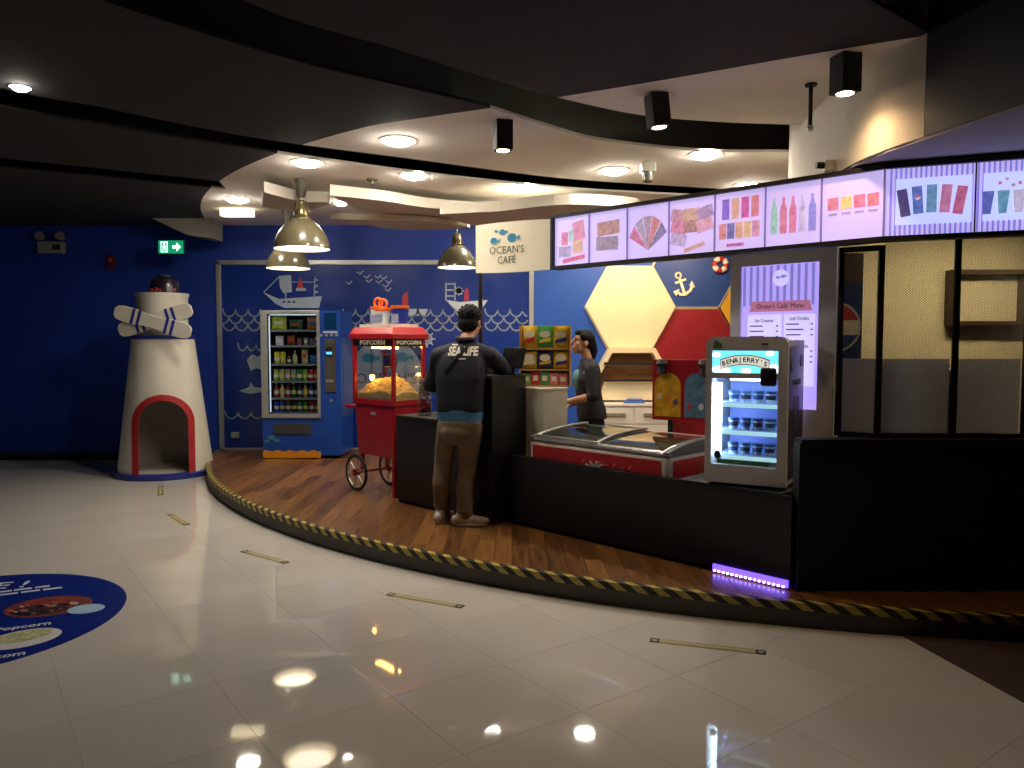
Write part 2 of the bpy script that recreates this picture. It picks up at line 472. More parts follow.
# raised bulkhead to the right: white curved face, then black face
wc = [(2.3, 6.45), (2.16, 6.1), (2.04, 5.6), (1.97, 5.0), (1.94, 4.45), (1.97, 4.1), (2.03, 3.86)]
struct('wall_curved', MB().poly(smooth_line(wc, 4) + [(XR - .02, 3.86), (XR - .02, 6.45)], 2.6, CZ + 0.3), M('warm_white_wall', 'd6cdbd', rough=0.85, var=0.03), smooth=True)
struct('wall_bulkhead', MB().poly([(2.03, 3.855), (2.18, 3.28), (2.6, 1.8), (XR - .02, 1.8), (XR - .02, 3.855)], 2.6, CZ + 0.3), M('bulkhead_black', '100f12', rough=0.5))
struct('ceiling_soffit', MB().poly([(1.945, 4.45), (1.975, 4.1), (2.035, 3.85), (2.185, 3.28), (2.605, 1.8), (XR - .02, 1.8), (XR - .02, 6.4), (2.2, 6.4)], 2.585, 2.6), M('soffit_grey', 'a9a6b4', rough=0.8))
# grey bulkhead wedge in the far left corner
a, b, c, d = P(128, 207, 9.6), P(212, 207, 9.6), P(212, 238, 9.6), P(187, 235, 9.6)
struct('trim_1', MB().prism([a, b, c, d], (0, 0.35, 0)), M('grey_bulkhead', '8e8a84', rough=0.8))

# wavy white baffles hanging under the ceiling at the back
def baffle(label, pts, z, h):
    o = MB().poly(smooth_line(pts, 5), z, z + h).build('ceiling_baffle', M('baffle_white', 'c9c2b2', rough=.9, var=.02))
    return tag(o, label, 'ceiling panel', 'white wavy ceiling panels')
baffle('white wavy ceiling panel above the vending machine, left of the front pendant', [G(264, 190, 2.95)[:2], G(300, 199, 2.95)[:2], G(330, 201, 2.95)[:2], G(300, 209, 2.95)[:2], G(262, 205, 2.95)[:2]], 2.93, 0.1)
baffle('long white wavy ceiling panel between the front pendant and the pendant near the cafe sign', [G(330, 193, 2.95)[:2], G(385, 199, 2.95)[:2], G(430, 206, 2.95)[:2], G(500, 213, 2.95)[:2], G(430, 217, 2.95)[:2], G(360, 209, 2.95)[:2]], 2.93, 0.1)
baffle('white wavy ceiling panel just above the hanging cafe sign', [G(440, 210, 2.9)[:2], G(480, 222, 2.9)[:2], G(560, 216, 2.9)[:2], G(640, 206, 2.9)[:2], G(570, 200, 2.9)[:2], G(500, 207, 2.9)[:2]], 2.86, 0.1)
baffle('white wavy ceiling panel low against the blue wall above the ship mural', [G(330, 215, 2.9)[:2], G(400, 226, 2.9)[:2], G(470, 224, 2.9)[:2], G(420, 217, 2.9)[:2]], 2.86, 0.06)

# ------------------------------------------------------------------ recessed downlights
m_lens = M('downlight_lens', 'fff5e6', emit=DOWN_L, var=0.0)
m_ring = M('downlight_trim', 'e8e2d6', rough=0.5)
proto = None
DL = [((398, 140), 'round recessed downlight on the white ceiling closest to the camera, left of the cafe sign'),
      ((307, 162), 'round recessed downlight just above the front pendant lamp'),
      ((414, 175), 'round recessed downlight below the long black ceiling slot, right of the front pendant'),
      ((525, 187), 'round recessed downlight directly above the hanging cafe sign'),
      ((614, 170), 'round recessed downlight left of the small grey ceiling sensor'),
      ((705, 154), 'round recessed downlight right of the small grey ceiling sensor'),
      ((748, 185), 'round recessed downlight just peeping over the lit menu board'),
      ((237, 199), 'round recessed downlight at the far left of the white ceiling'),
      ((341, 202), 'small round downlight between the wavy ceiling panels above the vending machine'),
      ((20, 91), 'single round downlight in the dark ceiling at the far left')]
DL += [((-.26, 9.0), 'round recessed downlight close to the blue wall behind the hanging cafe sign'), ((.87, 8.95), 'round recessed downlight behind the left end of the menu board')]
for (x, y), lab in DL:
    p = G(x, y, CZ) if y > 20 else Vector((x, y, CZ))
    if (x, y) == (20, 91): p = G(x, y - 4, CZ)
    if proto is None:
        proto = o = thing('downlight', lab, 'downlight', p, 0, 'recessed ceiling downlights')
        MB().lathe([(0.115, -0.004), (0.135, -0.008), (0.135, 0.0), (0.115, 0.0), (0.115, -0.004)], 28).build('trim_ring', m_ring, o)
        MB().lathe([(0.0005, -0.042), (0.05, -0.039), (0.085, -0.029), (0.106, -0.014), (0.114, -0.001), (0.0005, -0.001)], 28).build('lens', m_lens, o)
    else: o = dup(proto, p, 0, lab)
    if (x, y) in ((341, 202), (20, 91)): o.scale = (0.6, 0.6, 1) if x > 100 else (0.42, 0.42, 0.6)

# pendants
m_shade = M('olive_enamel', '5a543e', rough=0.25, coat=0.4)
m_shadein = M('shade_inside_white', 'f0ece0', rough=0.5)
m_bulb = M('pendant_bulb', 'fff0d4', emit=PEND_L, var=0)
def pendant(x, Y, z, r, lab):
    p = P(x, 252, Y); k = r / 0.26
    o = thing('pendant_lamp', lab, 'lamp', (p.x, Y, z), 0, 'dome pendant lamps')
    prof = [(0.26, 0), (0.258, 0.02), (0.25, 0.06), (0.225, 0.13), (0.18, 0.2), (0.12, 0.255), (0.08, 0.28)]
    prof = [(a * k, b * k) for a, b in prof]
    inner = [(a - 0.004, b - 0.002) for a, b in prof]
    MB().lathe(prof, 40).build('shade', m_shade, o, smooth=True)
    bpy.data.objects[o.children[-1].name].data.polygons[0]
    sh = o.children[-1]
    # open shell: drop the cap faces at the mouth
    bm = bmesh.new(); bm.from_mesh(sh.data)
    bmesh.ops.delete(bm, geom=[f for f in bm.faces if len(f.verts) > 4 and f.calc_center_median().z < 0.01], context='FACES')
    bm.to_mesh(sh.data); bm.free()
    i = MB().lathe(inner, 40).build('shade_lining', m_shadein, o, smooth=True)
    bm = bmesh.new(); bm.from_mesh(i.data)
    bmesh.ops.delete(bm, geom=[f for f in bm.faces if len(f.verts) > 4 and f.calc_center_median().z < 0.01], context='FACES')
    bm.to_mesh(i.data); bm.free()
    MB().lathe([(0.08 * k, .278 * k), (0.082 * k, .30 * k), (0.07 * k, .31 * k), (0.07 * k, .37 * k), (0.06 * k, .385 * k), (0.055 * k, .43 * k), (0.03 * k, .45 * k)], 28).build('collar', M('olive_brass', '6e6446', rough=0.25, metal=0.7), o, smooth=True)
    MB().tube([(0, 0, .45 * k), (0, 0, CZ - z - 0.1)], 0.006, 8).build('cord', m_alu, o)
    MB().lathe([(0.035, CZ - z - 0.16), (0.07, CZ - z), (0.0005, CZ - z)], 24).build('ceiling_cap', M('cap_brown', '4a4438', rough=0.5), o, smooth=True)
    MB().lathe([(0.0005, 0.05 * k), (0.16 * k, 0.03 * k), (0.2 * k, 0.045 * k), (0.16 * k, 0.08 * k), (0.0005, .1 * k)], 28).build('diffuser', m_bulb, o, smooth=True)
    return o
pendant(302, 7.3, 2.455, 0.26, 'olive dome pendant lamp hanging nearest, in front of the ship mural')
pendant(288, 9.0, 2.43, 0.25, 'olive dome pendant lamp partly hidden behind the nearest pendant')
pendant(457, 9.0, 2.44, 0.23, 'dark olive dome pendant lamp hanging left of the cafe sign')

# black box spotlights
m_spot = M('spot_lens', 'ffd9a8', emit=30, var=0)
def spot(x, y, lab, tilt=(0, 0), power=12, h=0.2, w=0.115):
    p = G(x, y, CZ) if y > 20 else Vector((x, y, CZ))
    o = thing('ceiling_spotlight', lab, 'spotlight', p, 0, 'black box spotlights', rot=(tilt[0], tilt[1], 0.25))
    MB().box(-w / 2, w / 2, -w / 2, w / 2, -h, 0.0).build('housing', m_black, o, bevel=0.004)
    MB().lathe([(0.0005, -h - 0.004), (0.04, -h - 0.003), (0.045, -h + 0.001), (0.0005, -h + 0.001)], 20).build('lens', m_spot, o)
    ld = bpy.data.lights.new('spot_beam', 'SPOT'); ld.energy = power; ld.color = (1, 0.66, 0.36); ld.spot_size = 2.75; ld.spot_blend = 1.0; ld.shadow_soft_size = 0.04
    l = bpy.data.objects.new('spot_beam', ld); C.objects.link(l); l.parent = o; l.location = (0, 0, -h - 0.02)
    return o
spot(503, 121, 'black box spotlight on the left, above the cafe sign', power=8)
spot(656, 94, 'tilted black box spotlight overlapping the wide black ceiling slot', (0.0, -0.12), power=8)
spot(846, 55, 'black box spotlight on the right, throwing warm light on the white curved wall', (0.0, 0.0), power=22)
spot(1.5, 9.1, 'black box spotlight behind the menu board aimed at the cream hexagon panel', (0.75, 0), power=75)  # unseen fittings, added for the bright wash on the hexagon wall
spot(2.4, 9.1, 'black box spotlight behind the menu board aimed at the red hexagon panel', (0.75, 0), power=60)

# ------------------------------------------------------------------ small ceiling and wall devices
p = G(811, 84, CZ)
o = thing('sprinkler_pipe', 'thin black drop pipe hanging from the white ceiling on the right', 'pipe', p)
MB().tube([(0, 0, 0), (0, 0, -0.24)], 0.012, 10).build('rod', m_black, o)
MB().lathe([(0.035, -0.012), (0.035, 0)], 16).build('flange', m_black, o)
MB().lathe([(0.018, -0.27), (0.022, -0.25), (0.01, -0.235)], 12).build('nozzle', m_alu, o)
p = G(648, 163, CZ)
o = thing('ceiling_sensor', 'small grey ceiling sensor between two downlights', 'sensor', p)
MB().box(-.06, .06, -.06, .06, -.08, 0).build('mount', M('sensor_grey', 'a7a496', rough=0.4), o, bevel=0.006)
MB().lathe([(0.02, -.17), (0.045, -.15), (0.05, -.08)], 20).build('dome', M('sensor_dome', '8f8c80', rough=0.15, metal=0.5), o, smooth=True)
p = G(372, 179, CZ)
o = thing('fire_sprinkler', 'tiny dark sprinkler head on the white ceiling right of the front pendant', 'sprinkler', p)
MB().lathe([(0.05, -.015), (0.05, 0)], 16).build('plate', M('sprinkler_bronze', '4b4234', rough=.4, metal=.5), o)
MB().lathe([(0.012, -.07), (0.03, -.065), (0.012, -.05), (0.015, -.015)], 12).build('nozzle', MATS['sprinkler_bronze'], o)
# hanging light box at far left of white ceiling
p = P(237, 211, 8.9)
o = thing('light_box', 'bright cream light box hanging under the white ceiling at the far left', 'light box', p)
mlb = M('lightbox_face', 'fff0c4', emit=3.0, var=0)
MB().box(-0.19, 0.17, -0.02, 0.1, -0.055, 0.02).build('face', mlb, o, bevel=0.004)
MB().box(-0.19, -0.03, -0.02, 0.1, 0.02, 0.075).build('upper_face', mlb, o, bevel=0.004)
MB().tube([(0.17, 0.04, 0.02), (0.17, 0.04, CZ - p.z)], 0.008, 6).build('hanger', m_black, o)
# exit sign
p = P(171, 247, 9.7)
o = thing('exit_sign', 'small lit green emergency exit sign above the lighthouse', 'sign', (p.x, 9.7, p.z))
MB().box(-0.165, 0.165, 0, 0.05, -0.09, 0.09).build('housing', M('exit_housing', '1d4a3c', rough=.5), o, bevel=.004)
MB().box(-0.155, 0.155, -0.004, 0.0, -0.08, 0.08).build('face', M('exit_green', '0f8a5f', emit=1.1, var=0), o)
mew = M('exit_white', 'd8fff0', emit=1.6, var=0)
MB().xz([(0.02, -.02), (0.02, .02), (0.07, .02), (0.07, .055), (0.125, 0), (0.07, -.055), (0.07, -.02)], -.008, -.004).build('arrow', mew, o)
dr = MB().ribbon([(-.12, -.06), (-.12, .06), (-.045, .06), (-.045, -.06)], .01, -.008, -.004, True)
dr.build('door_symbol', mew, o)
rm = MB(); rm.lathe([(.012, -.002), (.012, .002)], 12, (-.08, -.008, .035), Matrix.Rotation(PI / 2, 4, 'X'))
for l in ([(-.08, .02), (-.085, -.01)], [(-.085, -.01), (-.065, -.025), (-.07, -.05)], [(-.085, -.01), (-.1, -.04)], [(-.082, .015), (-.06, .0)], [(-.082, .015), (-.104, .002)]): rm.ribbon(l, .011, -.008, -.004)
rm.build('running_figure', mew, o)
for xx in (-.1, .1): MB().tube([(xx, .025, .09), (xx, .025, CZ - p.z)], .005, 6).build('hanger', m_black, o)
# emergency lamp unit and alarm on the far wall
p = P(53, 246, 10.18)
o = thing('emergency_light', 'grey twin-head emergency light high on the dark blue wall', 'light', (p.x, YB, p.z))
MB().box(-.16, .16, -.1, 0, -.1, .05).build('battery_box', M('emergency_grey', '8f8d85', rough=.5), o, bevel=.008)
for xx in (-.13, .14):
    MB().lathe([(.03, -.03), (.06, .05), (.0005, .05)], 16, (xx, -.06, .11), Matrix.Rotation(1.2, 4, 'X')).build('lamp_head', MATS['emergency_grey'], o)
MB().box(.04, .14, -.105, -.1, -.06, .01).build('indicator_panel', m_black, o)
p = P(111, 262, 10.18)
o = thing('alarm_beacon', 'small dark red alarm beacon on the blue wall left of the lighthouse', 'alarm', (p.x, YB, p.z))
MB().box(-.05, .05, -.05, 0, -.09, .09).build('back_box', M('alarm_red', '5e1418', rough=.4), o, bevel=.01)
MB().ell((0, -.05, .03), (.035, .03, .04)).build('lens', M('alarm_lens', '8a3a28', rough=.2), o, smooth=True)
p = P(828, 168, 4.9)
o = thing('security_camera', 'small white device mounted on the curved wall above the menu board', 'camera', (1.93, 4.75, 2.64))
MB().box(-.035, .035, -.03, .03, -.02, .05).build('body', m_white, o, bevel=.008)
MB().lathe([(.02, -.03), (.02, .03)], 12, (-.05, 0, .02), Matrix.Rotation(PI / 2, 4, 'Y')).build('lens', m_black, o)

# ------------------------------------------------------------------ mural panel with frame on the back wall
MY = YB - 0.03
mu = thing('mural_panel', 'large dark blue framed mural with white ships and wave pattern', 'mural', (-1.8, YB, PZ))
pl_, pr_ = P(217, 262, MY).x, P(533, 262, MY).x
ptop = P(300, 261, MY).z
MB().box(pl_, pr_, MY, YB - .001, PZ, ptop).build('board', m_mural, mu, world=True)
for n, bx in (('frame_bar', (pl_ - .01, pl_ + .05, PZ, ptop)), ('frame_bar', (pl_ - .01, pr_ + .01, ptop - .05, ptop + .01)), ('frame_bar', (pr_ - .05, pr_ + .01, PZ, ptop)), ('frame_bar', (pl_, pr_, PZ, PZ + .03))):
    MB().box(bx[0], bx[1], MY - .03, YB - .001, bx[2], bx[3]).build('frame_bar', m_alu, mu, world=True, bevel=.004)
y1, y0 = MY, MY - 0.003
def mp(x, y):
    p = P(x, y, MY); return (p.x, p.z)
pxm = MY / F                                      # metres per pixel on the mural
def waves(x0, x1, yt, rows, name='wave_print', w=12.5, skip=None):
    mb = MB()
    for r in range(rows):
        y = yt + r * 7.0
        x = x0 - (w / 2 if r % 2 else 0)
        while x < x1:
            pts = []
            for i in range(11):
                t = i / 10; xx = x + w * (.5 - .5 * math.cos(PI * t))
                if x0 - .1 <= xx <= x1 + .1: pts.append((xx, y + 7.6 * math.sin(PI * t)))
            mb.ribbon([mp(*q) for q in pts], 0.019, y0, y1)
            x += w
    mb.build(name, m_print, mu, world=True)
waves(223, 268, 309, 3); waves(343, 480, 309, 3); waves(485, 528, 309, 3)
waves(225, 263, 411, 1, w=13); waves(238, 262, 343, 1, w=9)
def mpoly(name, polys, mat=m_print, z=0.0):
    mb = MB()
    for q in polys: mb.xz([mp(*a) for a in q], y0 - z, y1)
    return mb.build(name, mat, mu, world=True)
# sailing ship above the vending machine
mpoly('ship_print', [[(263, 292), (279, 299), (322, 296), (319, 308), (285, 308), (276, 304)], [(279, 276), (291, 275), (292, 292), (283, 293), (280, 287)], [(296, 288), (306, 288), (306, 291), (296, 291)], [(285, 292), (286.5, 292), (286.5, 300), (285, 300)]])
mpoly('ship_pennant_print', [[(300, 276), (304, 288), (297, 288)]], m_red_print)
lp = MB()
for l in ([(264, 292), (279, 277)], [(292, 282), (315, 282)], [(315, 276), (314, 297)]): lp.ribbon([mp(*q) for q in l], .012, y0, y1)
for yy in (278, 284, 290): lp.xz([mp(314, yy), mp(319, yy + 2), mp(314, yy + 4)], y0, y1)
lp.build('rigging_print', m_print, mu, world=True)
ph = MB()
for xx in (284, 289, 294): ph.ribbon([mp(xx - 1, 302), mp(xx + 1, 302)], .022, y0 - .002, y1)
ph.build('porthole_print', m_mural, mu, world=True)
# second ship near the man, small boat, birds, wheel, fish, shark
mpoly('ship_print', [[(446, 300), (460, 302), (488, 300), (480, 311), (456, 311)]], m_print2)
lp = MB()
for l in ([(446, 283), (446, 300)], [(455, 283), (455, 300)], [(446, 284), (455, 284)], [(446, 290), (455, 290)], [(446, 296), (455, 296)]): lp.ribbon([mp(*q) for q in l], .02, y0, y1)
lp.build('rigging_print', m_print, mu, world=True)
mpoly('flag_print', [[(465, 290), (468, 287), (469, 300), (464, 301)], [(403, 295), (408, 291), (408, 305), (402, 305)]], m_red_print)
mpoly('boat_print', [[(404, 309), (428, 309), (425, 316), (404, 316)]])
for (x, y) in ((360, 273), (367, 277), (369, 281), (378, 277), (384, 278), (379, 282), (389, 282), (386, 286), (388, 290), (349, 283)):
    MB().ribbon([mp(x - 3, y - 1), mp(x, y + 1), mp(x + 3, y - 2)], .014, y0, y1).build('bird_print', m_print, mu, world=True)
def wheel_print(x, y, r):
    mb = MB()
    for rr in (r * .62, r * .3): mb.ribbon([mp(x + rr * math.cos(i * PI / 9), y + rr * math.sin(i * PI / 9)) for i in range(18)], .018, y0, y1, True)
    for i in range(8):
        a = i * PI / 4; mb.ribbon([mp(x + r * .2 * math.cos(a), y + r * .2 * math.sin(a)), mp(x + r * math.cos(a), y + r * math.sin(a))], .017, y0, y1)
    mb.build('ship_wheel_print', m_print2, mu, world=True)
wheel_print(427, 339, 8); wheel_print(459, 291, 4)
mpoly('shark_print', [[(239, 391), (249, 387), (251, 382), (254, 387), (262, 388), (262, 392), (250, 394)]])
mpoly('fish_print', [[(247, 360), (252, 354), (258, 357), (262, 354), (262, 370), (256, 368), (251, 371), (249, 366)]])
# round cafe logo disc behind the popcorn cart
cx, cz = mp(386, 376); rr = 37 * pxm
m_disc = M('logo_disc', 'a9b4c4', rough=.5)
MB().xz([(cx + rr * math.cos(i * PI / 24), cz + rr * math.sin(i * PI / 24)) for i in range(48)], y0, y1).build('logo_disc_print', m_disc, mu, world=True)
m_ink = M('logo_ink', '1d3f68', rough=.5); m_teal = M('logo_teal', '2a86a8', rough=.5)
text("OCEAN'S", 'logo_lettering', m_ink, mu, (cx, y0 - .001, mp(386, 379)[1]), (1, 0, 0), (0, 0, 1), .2, world=True, width=.8)
text("CAFÉ", 'logo_lettering', m_ink, mu, (cx, y0 - .001, mp(386, 398)[1]), (1, 0, 0), (0, 0, 1), .18, world=True)
def fish(mb, x, z, r, ya, yb, flip=1):
    mb.xz([(x + r * 1.15 * math.cos(i * PI / 9), z + r * .8 * math.sin(i * PI / 9)) for i in range(18)], ya, yb)
    mb.xz([(x + flip * r * 1.0, z), (x + flip * r * 1.8, z + r * .6), (x + flip * r * 1.8, z - r * .6)], ya, yb)
fm = MB()
for (x, y, r) in ((369, 358, 6), (402, 357, 6), (385, 351, 4)):
    q = mp(x, y); fish(fm, q[0], q[1], r * pxm, y0 - .002, y1)
fm.build('logo_fish_print', m_teal, mu, world=True)
# switch cover low on the wall
tag(MB().box(*[P(232, 440, YB - .02).x, P(240, 440, YB - .02).x], YB - .05, YB - .031, .3, .38).build('wall_socket', m_alu, bevel=.004), 'small grey wall socket low on the mural beside the lighthouse', 'socket')

# ------------------------------------------------------------------ lighthouse
lh = thing('lighthouse_model', 'white walk-in lighthouse model with red arched doorway and crossed oars', 'lighthouse', (-4.16, 9.2, 0), math.radians(21))
m_lh = M('lighthouse_white', 'd8d3c4', rough=.6, var=.05, scale=5)
m_lhb = M('lighthouse_blue', '1f2f8a', rough=.5)
MB().lathe([(0.0005, 0), (.56, 0), (.57, .02), (.57, .055), (.55, .065), (0.0005, .065)], 64).build('base', m_lhb, lh, smooth=True)
Z0, Z1, RA, RB = .065, 1.62, .53, .345
AW, AZ = .30, .575          # half-width of arch, springing height
def cone_r(z): return RA + (RB - RA) * (z - Z0) / (Z1 - Z0)
def in_arch(x, z): return abs(x) < AW and (z < AZ + Z0 or (x * x + (z - AZ - Z0) ** 2) < AW * AW)
mb = MB(); NA, NZ = 180, 90; idx = {}
for j in range(NZ + 1):
    z = Z0 + (Z1 - Z0) * j / NZ; r = cone_r(z)
    for i in range(NA):
        a = -PI / 2 + 2 * PI * i / NA; mb.v.append(Vector((r * math.cos(a), r * math.sin(a), z)))
for j in range(NZ):
    for i in range(NA):
        a = -PI / 2 + 2 * PI * (i + .5) / NA; z = Z0 + (Z1 - Z0) * (j + .5) / NZ; r = cone_r(z)
        if math.sin(a) < 0 and in_arch(r * math.cos(a), z): continue
        mb.f.append([j * NA + i, j * NA + (i + 1) % NA, (j + 1) * NA + (i + 1) % NA, (j + 1) * NA + i]); mb.m.append(0)
mb.build('tower', m_lh, lh, smooth=True)
mb = MB()
mb.lathe([(.47, .066), (.3, 1.3), (.0005, 1.3)], 48)
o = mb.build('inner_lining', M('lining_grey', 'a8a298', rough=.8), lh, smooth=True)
bm = bmesh.new(); bm.from_mesh(o.data)
kill = [f for f in bm.faces if f.calc_center_median().y < -.06 and abs(f.calc_center_median().x) < .33 and f.calc_center_median().z < 1.2]
bmesh.ops.delete(bm, geom=kill, context='FACES'); bm.to_mesh(o.data); bm.free()
pts = []
for i in range(9): pts.append((-AW, Z0 + AZ * i / 8))
for i in range(1, 24): a = PI - PI * i / 24; pts.append((AW * math.cos(a), Z0 + AZ + AW * math.sin(a)))
for i in range(9): pts.append((AW, Z0 + AZ * (1 - i / 8)))
ar = MB(); vs = []
for k, (x, z) in enumerate(pts):
    x_, z_ = (x, z)
    if z > Z0 + AZ: dx, dz = x / AW, (z - Z0 - AZ) / AW
    else: dx, dz = (1 if x > 0 else -1), 0
    for (e, d) in ((-.035, -.05), (-.035, .02), (.035, .02), (.035, -.05)):
        xx = x + dx * e; zz = z + dz * e; r = cone_r(zz)
        vs.append(Vector((xx, -math.sqrt(max(.01, r * r - xx * xx)) - d, zz)))
fs = []
for k in range(len(pts) - 1):
    for j in range(4): fs.append((k * 4 + j, k * 4 + (j + 1) % 4, (k + 1) * 4 + (j + 1) % 4, (k + 1) * 4 + j))
ar.add(vs, fs).build('arch_trim', M('arch_red', 'a82026', rough=.5), lh, bevel=.004)
MB().lathe([(.35, Z1 - .01), (.362, Z1), (.362, Z1 + .03), (.34, Z1 + .035)], 48).build('band', m_lhb, lh, smooth=True)
MB().lathe([(.29, Z1 + .03), (.28, Z1 + .25), (.285, Z1 + .48), (.3, Z1 + .515), (.3, Z1 + .53), (.0005, Z1 + .53)], 48).build('lantern_gallery', m_lh, lh, smooth=True)
MB().lathe([(.17, Z1 + .53), (.17, Z1 + .6), (.15, Z1 + .68), (.08, Z1 + .74), (.0005, Z1 + .755)], 32, (.03, 0, 0)).build('lantern_dome', M('dome_dark', '241a24', rough=.25, coat=.4), lh, smooth=True)
mb = MB()
for k in range(6): mb.ell((-.1 + .045 * k, -.13 - .02 * math.sin(k), Z1 + .56 + .01 * (k % 2)), .03, n=10, k=6)
mb.build('lantern_bulbs', M('lantern_red', '7c1420', rough=.2, coat=.5), lh, smooth=True)
def oar(p0, p1, y):
    d = Vector((p1[0] - p0[0], 0, p1[1] - p0[1])); L = d.length; d.normalize(); n = Vector((-d.z, 0, d.x))
    c = Vector((p0[0], y + 9.2, p0[1]))
    out = []
    for (u, w) in [(0.0, -.04), (.03, -.075), (.1, -.09), (.25, -.09), (.35, -.075), (L / 2, -.07), (L - .35, -.075), (L - .25, -.09), (L - .1, -.09), (L - .03, -.075), (L, -.04)]: out.append(c + d * u + n * w)
    out2 = [c + d * u - n * w for (u, w) in [(L, -.04), (L - .03, -.075), (L - .1, -.09), (L - .25, -.09), (L - .35, -.075), (L / 2, -.07), (.35, -.075), (.25, -.09), (.1, -.09), (.03, -.075), (0.0, -.04)]]
    ob = MB().prism(out + out2, (0, .03, 0)).build('oar', m_lh, lh, world=True, bevel=.006)
    for u in (.22, .29, L - .22, L - .29):
        a = c + d * u; st = MB().prism([a - d * .016 - n * .089, a + d * .016 - n * .089, a + d * .016 + n * .089, a - d * .016 + n * .089], (0, -.003, 0))
        st.build('oar_stripe', m_lhb, ob, world=True)
def lx(px_): return P(px_, 320, 8.82).x
def lz(py_): return P(160, py_, 8.82).z
oar((lx(117), lz(331)), (lx(191), lz(309)), -.36)
oar((lx(115), lz(311)), (lx(191), lz(333)), -.40)

# ------------------------------------------------------------------ vending machine
vm_ = thing('vending_machine', 'blue glass-fronted snack and drink vending machine', 'vending machine', (-2.58, 9.42, PZ))
m_vb = M('vending_blue', '1a47a0', rough=.35, var=.06)
m_vd = M('vending_inner', '15171c', rough=.6)
K = 9.47 / F
def vx(x): return (x - 301.5) * K
def vz(y): return (457.5 - y) * K
H = vz(309.5)
WX0, WX1, WZ0, WZ1 = vx(268), vx(318), vz(412.5), vz(313)
DP = .68
mb = MB()
mb.box(vx(262), vx(341), DP - .03, DP, .04, H)                    # back
mb.box(vx(262), WX0, 0, DP - .03, .04, H); mb.box(WX1, vx(341), 0, DP - .03, .04, H)
mb.box(WX0, WX1, 0, DP - .03, WZ1, H); mb.box(WX0, WX1, 0, DP - .03, .04, WZ0)
mb.build('cabinet', m_vb, vm_)
mb = MB(); mb.box(WX0 + .001, WX1 - .001, .5, .52, WZ0, WZ1); mb.box(WX0 + .001, WX0 + .012, .02, .5, WZ0, WZ1); mb.box(WX1 - .012, WX1 - .001, .02, .5, WZ0, WZ1)
mb.build('inner_liner', m_vd, vm_)
for bx in ((vx(262), WX0 + .005, WZ0 - .05, H), (WX1 - .005, vx(320.5), WZ0 - .05, H), (WX0 + .005, WX1 - .005, WZ1, H), (WX0 + .005, WX1 - .005, WZ0 - .05, WZ0)):
    MB().box(bx[0], bx[1], -.02, 0, bx[2], bx[3]).build('window_frame', m_alu, vm_, bevel=.004)
MB().box(WX0, WX1, -.006, -.002, WZ0, WZ1).build('window_glass', m_glass, vm_)
mled = M('vending_led', 'dff0ff', emit=.9, var=0)
MB().box(WX0 + .013, WX0 + .019, .03, .06, WZ0 + .02, WZ1 - .02).build('led_strip', mled, vm_)
MB().box(WX0 + .03, WX1 - .03, .03, .06, WZ1 - .015, WZ1 - .003).build('led_strip', mled, vm_)
m_shelf = M('shelf_grey', '9aa0a6', rough=.4, metal=.3)
shy = [329, 344.5, 363, 380, 397, 411.5]
for y in shy:
    z = vz(y); sh = MB().box(WX0 + .03, WX1 - .014, .06, .5, z - .012, z).build('shelf', m_vd, vm_)
    MB().box(WX0 + .03, WX1 - .014, .054, .06, z - .02, z + .006).build('price_rail', M('price_rail', '7d8894', rough=.4), sh)
# control column
MB().box(vx(325), vx(337), -.006, 0, vz(328), vz(312)).build('display_screen', M('vend_screen', '0d2c4f', rough=.15, emit=.25), vm_)
MB().box(vx(324), vx(338), -.008, 0, vz(332), vz(330)).build('display_label', M('vend_label', 'b9c9e8', rough=.4), vm_)
for x in (321.8, 327, 332, 337): MB().lathe([(.018, -.006), (.018, .006), (.0005, .008)], 14, (vx(x), 0, vz(334)), Matrix.Rotation(PI / 2, 4, 'X')).build('button', m_alu, vm_)
MB().box(vx(325), vx(336), -.012, 0, vz(391), vz(338)).build('payment_panel', M('pay_panel', '5d5a52', rough=.35, metal=.4), vm_, bevel=.004)
MB().box(vx(326.5), vx(333), -.016, -.012, vz(355), vz(346)).build('card_reader', m_black, vm_)
MB().box(vx(327), vx(332.5), -.018, -.016, vz(353), vz(350.5)).build('reader_screen', M('reader_blue', '4fb4ff', emit=1.4, var=0), vm_)
MB().box(vx(326), vx(334), -.016, -.012, vz(381), vz(378)).build('coin_slot', m_silver, vm_)
MB().lathe([(.02, -.01), (.02, .01)], 14, (vx(331), 0, vz(399)), Matrix.Rotation(PI / 2, 4, 'X')).build('lock', m_silver, vm_)
MB().box(vx(273), vx(311), -.012, 0, vz(433), vz(422)).build('pickup_flap', M('flap_grey', '53585c', rough=.3, metal=.5), vm_, bevel=.005)
mb = MB(); n = 18; top = []
for i in range(n + 1):
    t = i / n; top.append((vx(262) + (vx(320) - vx(262)) * t, vz(449.5) + .012 * math.sin(i * 1.7)))
mb.xz([(vx(262), vz(456.5)), (vx(320), vz(456.5))] + top[::-1], -.003, 0)
mb.build('sand_print', M('sand_orange', 'd88a1e', rough=.5), vm_)
mb = MB()
for (x, y, r) in ((266, 440, .03), (271, 436, .045), (276, 439, .035)): mb.xz([(vx(x) + r * math.cos(i * PI / 8), vz(y) + r * .7 * math.sin(i * PI / 8)) for i in range(16)], -.003, 0)
mb.build('coral_print', M('coral_teal', '3d7d92', rough=.5), vm_)
for x in (270, 334): MB().box(vx(x) - .03, vx(x) + .03, .1, .16, 0, .04).build('foot', m_black, vm_)
MB().box(vx(341) , vx(341) + .003, .1, .7, .5, 1.5).build('side_print', M('vend_side_print', '3a508a', rough=.4, var=.4, scale=6), vm_)
